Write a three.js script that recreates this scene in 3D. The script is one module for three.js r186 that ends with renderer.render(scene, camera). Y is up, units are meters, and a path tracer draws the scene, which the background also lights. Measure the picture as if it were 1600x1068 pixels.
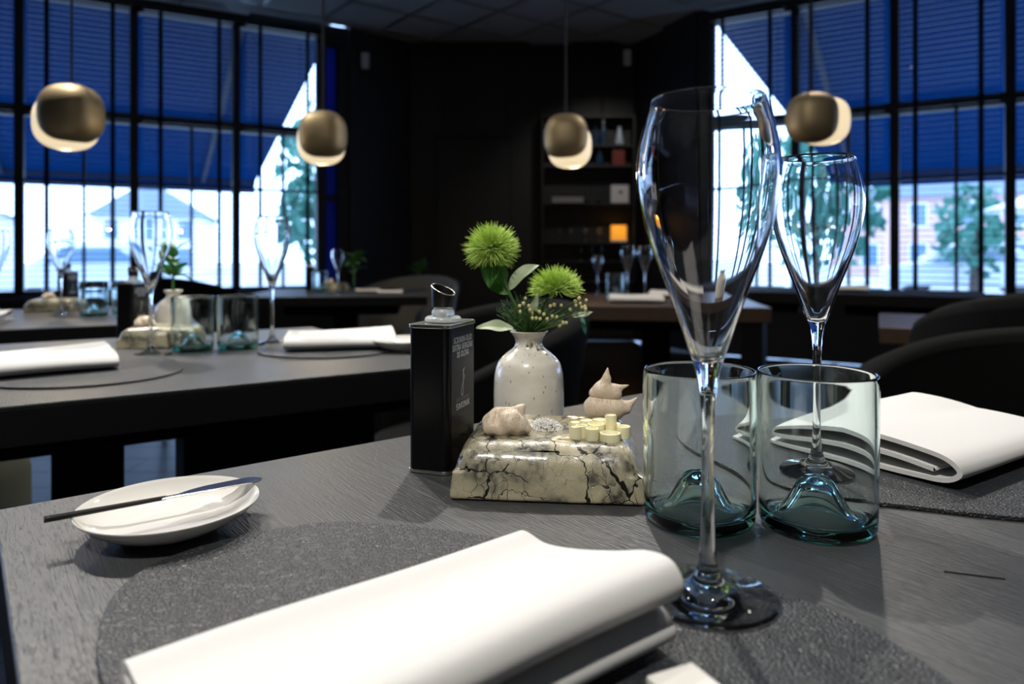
import * as THREE from 'three';
import { mergeGeometries, mergeVertices } from 'three/addons/utils/BufferGeometryUtils.js';
import { RoundedBoxGeometry } from 'three/addons/geometries/RoundedBoxGeometry.js';
import { MarchingCubes } from 'three/addons/objects/MarchingCubes.js';

// ------------------------------------------------------------------ camera, sky, lights, exposure
const scene = new THREE.Scene();
const W = 1600, H = 1068, FOCAL = 1100, HORIZON = 398;
const TABLE = 0.75, EYE = 0.925, CEIL = 3.2;
const camera = new THREE.PerspectiveCamera(2 * Math.atan(H / 2 / FOCAL) * 180 / Math.PI, W / H, 0.02, 300);
camera.position.set(0, EYE, 0);
camera.setViewOffset(W, H, 0, H / 2 - HORIZON, W, H);
camera.focus = 0.51;
camera.userData.fStop = 6.2;
camera.updateProjectionMatrix();
scene.add(camera);

scene.background = new THREE.Color().setRGB(2.7, 4.1, 6.8);

const renderer = new THREE.WebGLRenderer({ antialias: true });
renderer.toneMapping = THREE.LinearToneMapping;
renderer.toneMappingExposure = 1.0;
renderer.shadowMap.enabled = true;

// ceiling downlights: [x, z, intensity, radius factor, aim x, aim z]
const DOWNLIGHTS = [
  [0.05, -2.42, 19, 1.0, 0.0, -0.45],
  [-0.95, -2.40, 11, 1.0, 0.1, -0.45],
  [-0.42, 0.95, 23, 2.5, 0.05, -0.5],
  [-1.9, -2.6, 19, 1.5, -0.7, -1.2],
  [1.7, -3.4, 7, 1.5, 0.7, -2.4],
  [1.0, -5.95, 5, 1.5, 1.0, -7.4],
];

// ------------------------------------------------------------------ helpers
let seed = 7;
function rnd() { seed = (seed * 1664525 + 1013904223) >>> 0; return seed / 4294967296; }
const rr = (a, b) => a + (b - a) * rnd();
const V2 = (x, y) => new THREE.Vector2(x, y), V3 = (x, y, z) => new THREE.Vector3(x, y, z);
const lin = (r, g, b) => new THREE.Color().setRGB(r, g, b);
const used = {};
function numbered(name) { const n = used[name] = (used[name] ?? -1) + 1; return n ? `${name}_${String(n).padStart(3, '0')}` : name; }
// a place on a horizontal plane h above the table tops, read from the photograph
function at(px, py, h = 0) { const d = FOCAL * (EYE - TABLE - h) / (py - HORIZON); return [(px - 800) / FOCAL * d, TABLE + h, -d]; }
function mesh(name, geo, mat, parent) {
  const m = new THREE.Mesh(geo, mat); m.castShadow = m.receiveShadow = true;
  if (parent && parent !== scene) { m.name = name; parent.add(m); } else { m.name = numbered(name); scene.add(m); }
  return m;
}
function tag(o, label, category, group) { o.userData.label = label; o.userData.category = category; if (group) o.userData.group = group; return o; }
function thing(name, label, category, pos = [0, 0, 0], turn = 0, group) {
  const g = new THREE.Group(); g.name = numbered(name); g.position.set(...pos); g.rotation.y = turn; scene.add(g);
  return tag(g, label, category, group);
}
function dup(src, name, label, pos, turn = 0, group, scale = 1) {
  const c = src.clone(); c.name = numbered(name); c.userData = { ...src.userData }; c.position.set(...pos); c.rotation.y = turn; c.scale.setScalar(scale); scene.add(c);
  c.userData.label = label; if (group) c.userData.group = group; return c;
}
function struct(o) { o.userData.kind = 'structure'; return o; }
function sgroup(name, pos = [0, 0, 0], turn = 0) { const g = new THREE.Group(); g.name = name; g.position.set(...pos); g.rotation.y = turn; scene.add(g); return struct(g); }
const merge = (l) => mergeGeometries(l.map((g) => { const q = g.index ? g.toNonIndexed() : g; for (const k of Object.keys(q.attributes)) if (!['position', 'normal', 'uv'].includes(k)) q.deleteAttribute(k); return q; }));
function bx(w, h, d, x = 0, y = 0, z = 0) { const g = new THREE.BoxGeometry(w, h, d); g.translate(x, y, z); return g; }
function rbx(w, h, d, r, x = 0, y = 0, z = 0, s = 3) { const g = new RoundedBoxGeometry(w, h, d, s, r); g.translate(x, y, z); return g; }
function lathe(pts, seg = 64, smooth = 0) {
  let p = pts.map(([x, y]) => V2(x, y));
  if (smooth) p = new THREE.SplineCurve(p).getPoints(smooth).map((q) => V2(Math.max(q.x, 0), q.y));
  return new THREE.LatheGeometry(p, seg);
}
function cyl(r0, r1, h, x = 0, y = 0, z = 0, s = 20) { const g = new THREE.CylinderGeometry(r1, r0, h, s); g.translate(x, y + h / 2, z); return g; }
function tube(pts, r, seg = 24, rad = 8) { return new THREE.TubeGeometry(new THREE.CatmullRomCurve3(pts.map((p) => V3(...p))), seg, r, rad); }
function planeUV(g, s = 1) { // uv in metres from x, z (top-like) or x, y
  const p = g.attributes.position, n = g.attributes.normal, uv = new Float32Array(p.count * 2);
  for (let i = 0; i < p.count; i++) {
    const ax = Math.abs(n.getX(i)), ay = Math.abs(n.getY(i)), az = Math.abs(n.getZ(i));
    const [a, b] = ay >= ax && ay >= az ? [p.getX(i), p.getZ(i)] : az >= ax ? [p.getX(i), p.getY(i)] : [p.getZ(i), p.getY(i)];
    uv[2 * i] = a * s; uv[2 * i + 1] = b * s;
  }
  g.setAttribute('uv', new THREE.BufferAttribute(uv, 2)); return g;
}
// periodic value noise
const HASH = new Float32Array(65536); { let s = 99; for (let i = 0; i < 65536; i++) { s = (s * 1664525 + 1013904223) >>> 0; HASH[i] = s / 4294967296; } }
const hsh = (x, y) => HASH[((x * 73 + y * 8191) ^ (y * 131)) & 65535];
function noise(x, y, P = 1e6) {
  const x0 = Math.floor(x), y0 = Math.floor(y), fx = x - x0, fy = y - y0, m = (a) => ((a % P) + P) % P;
  const u = fx * fx * (3 - 2 * fx), v = fy * fy * (3 - 2 * fy);
  const a = hsh(m(x0), m(y0)), b = hsh(m(x0 + 1), m(y0)), c = hsh(m(x0), m(y0 + 1)), d = hsh(m(x0 + 1), m(y0 + 1));
  return a + (b - a) * u + (c - a) * v + (a - b - c + d) * u * v;
}
function fbm(x, y, P = 1e6, o = 4) { let s = 0, a = 0.5; for (let i = 0; i < o; i++) { s += a * noise(x, y, P); x *= 2; y *= 2; P *= 2; a /= 2; } return s; }
function voronoi(x, y, P = 1e6) {
  const x0 = Math.floor(x), y0 = Math.floor(y), m = (a) => ((a % P) + P) % P; let f1 = 9, f2 = 9, id = 0;
  for (let j = -1; j <= 1; j++) for (let i = -1; i <= 1; i++) {
    const cx = m(x0 + i), cy = m(y0 + j), px = x0 + i + hsh(cx, cy + 77), py = y0 + j + hsh(cx + 55, cy), d = Math.hypot(px - x, py - y);
    if (d < f1) { f2 = f1; f1 = d; id = hsh(cx + 9, cy + 3); } else if (d < f2) f2 = d;
  }
  return [f1, f2, id];
}
function tex(w, h, fn, srgb, rx = 1, ry = 1) {
  const a = new Uint8Array(w * h * 4);
  for (let j = 0; j < h; j++) for (let i = 0; i < w; i++) {
    const c = fn(i / w, j / h), k = (j * w + i) * 4, q = Array.isArray(c) ? c : [c, c, c];
    for (let t = 0; t < 3; t++) a[k + t] = Math.max(0, Math.min(255, q[t] * 255)); a[k + 3] = 255;
  }
  const t = new THREE.DataTexture(a, w, h); t.wrapS = t.wrapT = THREE.RepeatWrapping; t.magFilter = THREE.LinearFilter; t.minFilter = THREE.LinearMipmapLinearFilter; t.generateMipmaps = true;
  if (srgb) t.colorSpace = THREE.SRGBColorSpace; t.repeat.set(rx, ry); t.needsUpdate = true; return t;
}
const mix = (a, b, t) => a + (b - a) * Math.max(0, Math.min(1, t));
const mixc = (a, b, t) => a.map((x, i) => mix(x, b[i], t));

// ------------------------------------------------------------------ materials
const std = (o) => new THREE.MeshStandardMaterial(o), phy = (o) => new THREE.MeshPhysicalMaterial(o);
const grainFn = (u, v) => { const s = noise(u * 220, v * 10, 1e6), c = noise(u * 48 + 3 * noise(u * 6, v * 2), v * 4), pore = noise(u * 300, v * 26); return 0.45 * s + 0.35 * c + (pore > 0.78 ? -0.35 : 0.1); };
const fineGrain = (u, v) => { const w = 0.006 * noise(u * 9, v * 9, 9), s = noise((u + w) * 340, v * 16), f = noise((u + w) * 512, v * 60), c = noise((u + w) * 40, v * 3), p = noise((u + w) * 420 + 50, v * 34); return 0.35 * s + 0.25 * f + 0.25 * c - (p > 0.74 ? (p - 0.74) * 1.3 : 0); };
const grainBump = tex(1024, 1024, (u, v) => 0.3 + 0.8 * fineGrain(u, v), false, 4, 4);
const grainMap = tex(1024, 1024, (u, v) => { const g = fineGrain(u, v), b = 0.93 + 0.24 * (g - 0.4) + 0.10 * (fbm(u * 5, v * 5, 5) - 0.5); return [0.258 * b, 0.266 * b, 0.274 * b]; }, true, 4, 4);
const leatherFn = (u, v) => { const wx = u + 0.012 * noise(u * 60, v * 60, 60), wy = v + 0.012 * noise(u * 60 + 9, v * 60, 60); const [f1, f2] = voronoi(wx * 56, wy * 56, 56), q = Math.min(1, (f2 - f1) * 1.9); return q * q * (3 - 2 * q) * 0.9 + 0.1 * noise(u * 128, v * 128, 128); };
const leatherBump = tex(1024, 1024, leatherFn, false, 6.6, 6.6);
const clothBump = tex(512, 512, (u, v) => 0.5 + 0.2 * Math.sin(u * 512 * Math.PI / 2) * Math.sin(v * 512 * Math.PI / 2) + 0.3 * (noise(u * 64, v * 64, 64) - 0.5), false, 12, 12);
const hammerBump = tex(256, 256, (u, v) => voronoi(u * 24, v * 24, 24)[0], false, 20, 20);
const feltBump = tex(256, 256, (u, v) => noise(u * 128, v * 128, 128), false, 6, 6);
const M = {
  table: std({ map: grainMap, roughness: 0.42, bumpMap: grainBump, bumpScale: 0.0006 }),
  tableEdge: std({ map: grainMap, color: 0x555555, roughness: 0.6, bumpMap: grainBump, bumpScale: 0.0003 }),
  black: phy({ color: lin(0.004, 0.004, 0.005), roughness: 0.7, specularIntensity: 0.3 }),
  blackMetal: std({ color: lin(0.012, 0.012, 0.013), roughness: 0.35, metalness: 0.6 }),
  leather: std({ color: lin(0.023, 0.026, 0.030), roughness: 0.46, bumpMap: leatherBump, bumpScale: 0.00055 }),
  napkin: phy({ color: lin(0.65, 0.65, 0.645), roughness: 0.9, sheen: 0.3, bumpMap: clothBump, bumpScale: 0.00012 }),
  porcelain: phy({ color: lin(0.78, 0.77, 0.73), roughness: 0.12, clearcoat: 0.6, clearcoatRoughness: 0.05 }),
  steel: std({ color: lin(0.6, 0.6, 0.6), roughness: 0.16, metalness: 1 }),
  chrome: std({ color: lin(0.7, 0.68, 0.62), roughness: 0.22, metalness: 1 }),
  handle: std({ color: lin(0.035, 0.033, 0.03), roughness: 0.35, metalness: 0.7, bumpMap: hammerBump, bumpScale: 0.0008 }),
  tin: phy({ color: lin(0.002, 0.002, 0.0025), roughness: 0.3, specularIntensity: 0.55 }),
  plastic: phy({ color: lin(0.75, 0.8, 0.82), roughness: 0.25, transmission: 0.5, thickness: 0.004, ior: 1.45 }),
  spout: phy({ color: lin(0.004, 0.004, 0.004), roughness: 0.4 }),
  flute: phy({ color: 0xffffff, roughness: 0, transmission: 1, thickness: 0.002, ior: 1.5, attenuationColor: lin(0.92, 0.97, 1.0), attenuationDistance: 0.08 }),
  tumbler: phy({ color: 0xffffff, roughness: 0.0, transmission: 1, thickness: 0.004, ior: 1.5, attenuationColor: lin(0.32, 0.82, 0.72), attenuationDistance: 0.04 }),
  bloom: phy({ color: lin(0.68, 0.88, 0.20), roughness: 0.75, transmission: 0.3, thickness: 0 }),
  leafDark: phy({ color: lin(0.07, 0.22, 0.04), roughness: 0.45, transmission: 0.3, thickness: 0, side: THREE.DoubleSide }),
  leafPale: phy({ color: lin(0.5, 0.6, 0.38), roughness: 0.6, transmission: 0.35, thickness: 0, side: THREE.DoubleSide }),
  stem: std({ color: lin(0.06, 0.15, 0.03), roughness: 0.6 }),
  needle: std({ color: lin(0.035, 0.1, 0.02), roughness: 0.6 }),
  berry: std({ color: lin(0.62, 0.58, 0.26), roughness: 0.45 }),
  cream: phy({ color: lin(0.60, 0.44, 0.32), roughness: 0.42, clearcoat: 0.3, clearcoatRoughness: 0.3 }),
  butter: phy({ color: lin(0.88, 0.83, 0.54), roughness: 0.45, clearcoat: 0.2, clearcoatRoughness: 0.3 }),
  salt: phy({ color: lin(0.88, 0.88, 0.86), roughness: 0.3 }),
  brass: std({ color: lin(0.46, 0.36, 0.21), roughness: 0.58, metalness: 0.85 }),
  brassLip: std({ color: lin(0.75, 0.66, 0.46), roughness: 0.5, metalness: 0.4 }),
  lampGlow: std({ color: lin(0.8, 0.75, 0.62), roughness: 0.6, emissive: lin(1.0, 0.80, 0.50), emissiveIntensity: 0.85 }),
  spotGlow: std({ color: 0xffffff, emissive: lin(1, 0.86, 0.66), emissiveIntensity: 6 }),
  cable: std({ color: lin(0.02, 0.018, 0.015), roughness: 0.6 }),
  frame: std({ color: lin(0.008, 0.009, 0.013), roughness: 0.5 }),
  slat: std({ color: lin(0.012, 0.02, 0.045), roughness: 0.5 }),
  tape: std({ color: lin(0.004, 0.005, 0.010), roughness: 0.9 }),
  pane: phy({ color: 0xffffff, roughness: 0, transmission: 1, thickness: 0, ior: 1.5 }),
  awning: phy({ color: lin(0.0015, 0.033, 0.128), roughness: 1, specularIntensity: 0, transmission: 0.2, thickness: 0, side: THREE.DoubleSide }),
  awningBar: std({ color: lin(0.003, 0.012, 0.04), roughness: 0.8 }),
  wall: std({ color: lin(0.0055, 0.0055, 0.007), roughness: 0.55 }),
  panel: std({ color: lin(0.0075, 0.0075, 0.009), roughness: 0.5 }),
  ceiling: std({ color: lin(0.42, 0.46, 0.5), roughness: 0.95, bumpMap: feltBump, bumpScale: 0.001 }),
  grid: std({ color: lin(0.16, 0.18, 0.2), roughness: 0.3, metalness: 0.8 }),
  chairDark: phy({ color: lin(0.0040, 0.0045, 0.0045), roughness: 0.9, specularIntensity: 0.2, bumpMap: feltBump, bumpScale: 0.0005 }),
  chairGrey: std({ color: lin(0.16, 0.16, 0.15), roughness: 0.9, bumpMap: feltBump, bumpScale: 0.0005 }),
  chairOlive: std({ color: lin(0.05, 0.055, 0.04), roughness: 0.9, bumpMap: feltBump, bumpScale: 0.0005 }),
  oak: std({ map: tex(512, 512, (u, v) => { const g = grainFn(u, v), b = 0.9 + 0.3 * (g - 0.4); return [0.27 * b, 0.20 * b, 0.145 * b]; }, true, 2, 2), roughness: 0.4 }),
  floor: std({ map: tex(512, 512, (u, v) => { const g = grainFn(u, v), b = 0.9 + 0.25 * (g - 0.4); return [0.10 * b, 0.088 * b, 0.078 * b]; }, true, 1, 1), roughness: 0.28 }),
  label: std({ color: lin(0.6, 0.58, 0.58), roughness: 0.7 }),
  amber: std({ color: lin(0.5, 0.22, 0.02), roughness: 0.5, emissive: lin(0.75, 0.32, 0.03), emissiveIntensity: 0.8 }),
  red: std({ color: lin(0.16, 0.015, 0.012), roughness: 0.5 }),
  greyTrim: std({ color: lin(0.22, 0.21, 0.21), roughness: 0.6 }),
  bottle: phy({ color: lin(0.02, 0.05, 0.09), roughness: 0.08, clearcoat: 1 }),
  bottleWhite: phy({ color: lin(0.35, 0.42, 0.5), roughness: 0.15, clearcoat: 1 }),
  houseWhite: std({ color: lin(0.7, 0.72, 0.74), roughness: 0.9 }),
  housePink: std({ color: lin(0.55, 0.36, 0.33), roughness: 0.9 }),
  roof: std({ color: lin(0.20, 0.25, 0.31), roughness: 0.8 }),
  houseGlass: std({ color: lin(0.12, 0.2, 0.28), roughness: 0.15 }),
  pavement: std({ color: lin(0.45, 0.46, 0.46), roughness: 0.9 }),
  treeLeaf: phy({ color: lin(0.05, 0.22, 0.16), roughness: 0.6, transmission: 0.3, thickness: 0, side: THREE.DoubleSide }),
  bark: std({ color: lin(0.06, 0.045, 0.035), roughness: 0.9 }),
  parasol: phy({ color: lin(0.7, 0.7, 0.7), roughness: 0.9 }),
  carPaint: phy({ color: lin(0.5, 0.55, 0.6), roughness: 0.3, clearcoat: 1 }),
  tyre: std({ color: lin(0.02, 0.02, 0.02), roughness: 0.9 }),
};

// ------------------------------------------------------------------ the room
const TL = 28.8 * Math.PI / 180, TR = -31.5 * Math.PI / 180;
const L1 = [-1.91, 0, -7.0], R1 = [1.855, 0, -6.58];
const alongL = [Math.cos(TL), -Math.sin(TL)], alongR = [Math.cos(TR), -Math.sin(TR)];
const L1b = [L1[0] + 0.3 * alongL[0], L1[2] + 0.3 * alongL[1]], B1 = [-1.10, -7.62], B2 = [1.32, -7.60];
const LEnd = [L1[0] - 6.2 * alongL[0], L1[2] - 6.2 * alongL[1]], REnd = [R1[0] + 5.2 * alongR[0], R1[2] + 5.2 * alongR[1]];
const SILL = 0.58, BAR = 1.555, TRANSOM = 2.14, HEAD = 3.14;

{ // floor of long boards and ceiling of square tiles
  const f = sgroup('floor');
  const slabOf = (y, h) => { const o = [L1b, LEnd, [LEnd[0], 3.6], [REnd[0], 3.6], REnd, [R1[0] + 0.05, R1[2] - 0.12], [B2[0] + 0.02, B2[1] - 0.12], [B1[0] - 0.02, B1[1] - 0.12]], s = new THREE.Shape(o.map(([x, z]) => V2(x, -z))); const g = new THREE.ExtrudeGeometry(s, { depth: h, bevelEnabled: false }); g.rotateX(-Math.PI / 2); g.translate(0, y, 0); return planeUV(g); };
  mesh('screed', slabOf(-0.14, 0.115), M.wall, f);
  for (let i = 0; i < 62; i++) {
    const z0 = -7.5 + i * 0.2, cut = rr(-2, 2); if (z0 > 3.4) break;
    const lo = Math.max(-7.2, z0 < L1b[1] ? B1[0] : L1[0] - (z0 - L1[2]) / 0.482 * 0.876 + 0.2), hi = Math.min(6.2, z0 < R1[2] ? B2[0] : R1[0] + (z0 - R1[2]) / 0.522 * 0.853 - 0.2), c2 = mix(lo, hi, 0.5 + cut / 6);
    for (const [a, b] of [[lo, c2], [c2, hi]]) mesh('floor_board', planeUV(rbx(b - a - 0.003, 0.02, 0.197, 0.001, (a + b) / 2, -0.01 + rr(-0.0004, 0.0004), z0, 1)), M.floor, f);
  }
  const c = sgroup('ceiling');
  mesh('slab', slabOf(CEIL + 0.06, 0.2), M.wall, c);
  const tile = rbx(0.585, 0.02, 0.585, 0.005, 0, 0, 0, 1); planeUV(tile);
  const t = 38.2 * Math.PI / 180, uu = [Math.cos(t), -Math.sin(t)], vv = [Math.sin(t), Math.cos(t)];
  const bars = [];
  const inRoom = (x, z) => z < 3 && z > -7.4 && x > (z < L1b[1] ? B1[0] : L1[0] - (z - L1[2]) / 0.482 * 0.876 + 0.1) && x < (z < R1[2] ? B2[0] : R1[0] + (z - R1[2]) / 0.522 * 0.853 - 0.1) && Math.abs(x) < 6.5;
  for (let i = -14; i <= 14; i++) for (let j = -14; j <= 8; j++) {
    const x = uu[0] * i * 0.6 + vv[0] * j * 0.6, z = -4 + uu[1] * i * 0.6 + vv[1] * j * 0.6;
    if (z > -1.2 || !inRoom(x, z)) continue;
    const m = mesh('ceiling_tile', tile, M.ceiling, c); m.position.set(x, CEIL + 0.012, z); m.rotation.y = t;
  }
  for (let i = -14; i <= 14; i++) for (let j = -14; j <= 12; j++) for (const k of [0, 1]) { // one tee between two tiles at a time
    const a = (i + (k ? 0 : 0.5)) * 0.6, b = (j + (k ? 0.5 : 0)) * 0.6, x = uu[0] * a + vv[0] * b, z = -4 + uu[1] * a + vv[1] * b;
    if (inRoom(x, z)) bars.push(k ? bx(0.6, 0.016, 0.024, a, 0, b) : bx(0.024, 0.016, 0.6, a, 0, b));
  }
  const b = mesh('ceiling_grid', merge(bars), M.grid, c); b.position.set(0, CEIL + 0.006, -4); b.rotation.y = t;
  mesh('ceiling_liner', slabOf(CEIL + 0.03, 0.025), M.ceiling, c);
}
function wallBetween(name, a, b, mat = M.wall, th = 0.2) { // a, b = [x, z]; thickness goes outwards
  const dx = b[0] - a[0], dz = b[1] - a[1], len = Math.hypot(dx, dz), g = sgroup(name, [a[0], 0, a[1]], Math.atan2(-dz, dx));
  mesh('wall_panel', bx(len, CEIL + 0.06, th, len / 2, (CEIL + 0.06) / 2, -th / 2), mat, g); return [g, len];
}
wallBetween('wall_back_left', L1b, B1);
{ // dark back wall of upright panels with a flush door
  const [g, len] = wallBetween('wall_back', B1, B2);
  const n = 7;
  for (let i = 0; i < n; i++) { if (i === 1) continue; mesh('panel', rbx(len / n - 0.02, CEIL - 0.08, 0.02, 0.004, (i + 0.5) * len / n, CEIL / 2 + 0.02, 0.008, 2), M.panel, g); }
  const d = sgroup('door_1', [B1[0] + 0.26, 0, B1[1]], 0);
  mesh('door_frame', merge([bx(0.07, 2.2, 0.05, -0.0, 1.1, 0.02), bx(0.07, 2.2, 0.05, 0.86, 1.1, 0.02), bx(0.93, 0.07, 0.05, 0.43, 2.23, 0.02)]), M.wall, d);
  const leaf = mesh('door_leaf', rbx(0.78, 2.16, 0.035, 0.006, 0.43, 1.09, 0.03, 2), M.panel, d);
  mesh('handle', tube([[0.74, 1.05, 0.05], [0.74, 1.05, 0.085], [0.66, 1.05, 0.085]], 0.008), M.blackMetal, leaf);
  d.position.z += 0.02;
}
wallBetween('wall_back_right', B2, [R1[0] - 0.12, R1[2] - 0.07]);
wallBetween('wall_rear_left', [LEnd[0], 4], LEnd); wallBetween('wall_rear_right', REnd, [REnd[0], 4]); wallBetween('wall_rear', [7.6, 3.5], [-8, 3.5]);

// a window wall: origin at its inner corner, bays given by post positions (local x), sign of x says which way it runs
const bayBlind = [];
let windowNo = 0;
function windowWall(name, org, turn, posts, xEnd) {
  const [x0, x1] = xEnd, mid = (x0 + x1) / 2, len = Math.abs(x1 - x0);
  const w = sgroup(name, org, turn);
  mesh('parapet', bx(len, SILL - 0.04, 0.16, mid, (SILL - 0.04) / 2, -0.10), M.wall, w);
  mesh('lintel', bx(len, CEIL + 0.06 - HEAD, 0.16, mid, (CEIL + 0.06 + HEAD) / 2, -0.10), M.wall, w);
  mesh('sill', rbx(len, 0.035, 0.22, 0.006, mid, SILL - 0.02, -0.03, 2), M.frame, w);
  for (let i = 0; i + 1 < posts.length; i++) {
    const a = Math.min(posts[i], posts[i + 1]), b = Math.max(posts[i], posts[i + 1]), c = (a + b) / 2, bw = b - a;
    const g = sgroup('window_' + (++windowNo), org, turn), hh = HEAD - SILL, zz = -0.10;
    mesh('window_frame', merge([bx(0.035, hh, 0.09, a + 0.0175, SILL + hh / 2, zz), bx(0.035, hh, 0.09, b - 0.0175, SILL + hh / 2, zz), bx(bw, 0.04, 0.09, c, SILL + 0.02, zz), bx(bw, 0.05, 0.09, c, HEAD - 0.025, zz)]), M.frame, g);
    mesh('transom', bx(bw - 0.06, 0.095, 0.085, c, TRANSOM, zz), M.frame, g);
    mesh('glazing_bar', bx(bw - 0.06, 0.026, 0.04, c, BAR, zz), M.frame, g);
    mesh('mullion', bx(0.026, TRANSOM - SILL - 0.07, 0.04, c + 0.04, (TRANSOM + SILL) / 2, zz), M.frame, g);
    mesh('pane', bx(bw - 0.06, TRANSOM - SILL - 0.08, 0.004, c, (TRANSOM + SILL) / 2, zz - 0.01), M.pane, g);
    mesh('pane', bx(bw - 0.06, HEAD - TRANSOM - 0.09, 0.004, c, (HEAD + TRANSOM) / 2, zz - 0.01), M.pane, g);
  }
  return w;
}
const postsL = [0.02, -0.77, -1.627, -2.474, -3.32, -4.17, -5.02, -5.87], postsR = [-0.02, 0.732, 1.51, 2.298, 3.10, 3.90, 4.70];
windowWall('wall_left', L1, TL, postsL, [0.02, -6.2]);
windowWall('wall_right', R1, TR, postsR, [-0.02, 5.2]);
{ // short solid returns beside the window walls, the left one with a slit window
  const g = sgroup('wall_left_end', L1, TL);
  mesh('wall_panel', merge([bx(0.05, CEIL + 0.06, 0.16, 0.045, CEIL / 2, -0.1), bx(0.12, CEIL + 0.06, 0.16, 0.245, CEIL / 2, -0.1), bx(0.12, 0.4, 0.16, 0.13, 0.2, -0.1), bx(0.12, 0.2, 0.16, 0.13, CEIL - 0.07, -0.1), bx(0.12, 0.06, 0.1, 0.13, 1.5, -0.1)]), M.wall, g);
  mesh('slit_pane', bx(0.12, 2.7, 0.006, 0.13, 1.75, -0.1), phy({ color: lin(0.012, 0.07, 0.34), roughness: 0.8, transmission: 0.5, thickness: 0 }), g);
  const h = sgroup('wall_right_end', R1, TR);
  mesh('wall_panel', bx(0.13, CEIL + 0.06, 0.16, -0.085, CEIL / 2, -0.1), M.wall, h);
}
// venetian blinds, one per bay, slats open
function blind(org, turn, a, b, side, label) {
  const bw = Math.abs(b - a) - 0.10, c = (a + b) / 2 + side * 0.02;
  const cs = Math.cos(turn), sn = Math.sin(turn);
  const t = thing('venetian_blind', label, 'blind', [org[0] + cs * c, 0, org[2] - sn * c], turn, 'open venetian blinds in the window bays');
  const slat = rbx(bw, 0.0028, 0.05, 0.0012, 0, 0, 0, 1); slat.rotateX(0.10);
  const pitch = 0.047, n = Math.floor((HEAD - 0.08 - SILL - 0.06) / pitch), zz = 0.035;
  for (let i = 0; i < n; i++) { const s = mesh('slat', slat, M.slat, t); s.position.set(0, SILL + 0.07 + i * pitch, zz); }
  mesh('head_rail', rbx(bw, 0.05, 0.055, 0.006, 0, HEAD - 0.03, zz), M.frame, t);
  mesh('bottom_rail', rbx(bw, 0.022, 0.052, 0.005, 0, SILL + 0.035, zz), M.frame, t);
  for (const s of [-0.32, 0.32]) mesh('ladder_tape', bx(0.036, HEAD - SILL - 0.1, 0.0022, s * bw, (HEAD + SILL) / 2, zz + 0.028), M.tape, t);
  return t;
}
const ordL = ['nearest the back corner', 'second from the back corner', 'third from the back corner', 'cut by the photo edge'];
for (let i = 0; i < 4; i++) blind(L1, TL, postsL[i], postsL[i + 1], 1, 'dark venetian blind with open slats on the left window wall, ' + ordL[i]);
for (let i = 0; i < 4; i++) blind(R1, TR, postsR[i], postsR[i + 1], -1, 'dark venetian blind with open slats on the right window wall, ' + ordL[i]);

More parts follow.
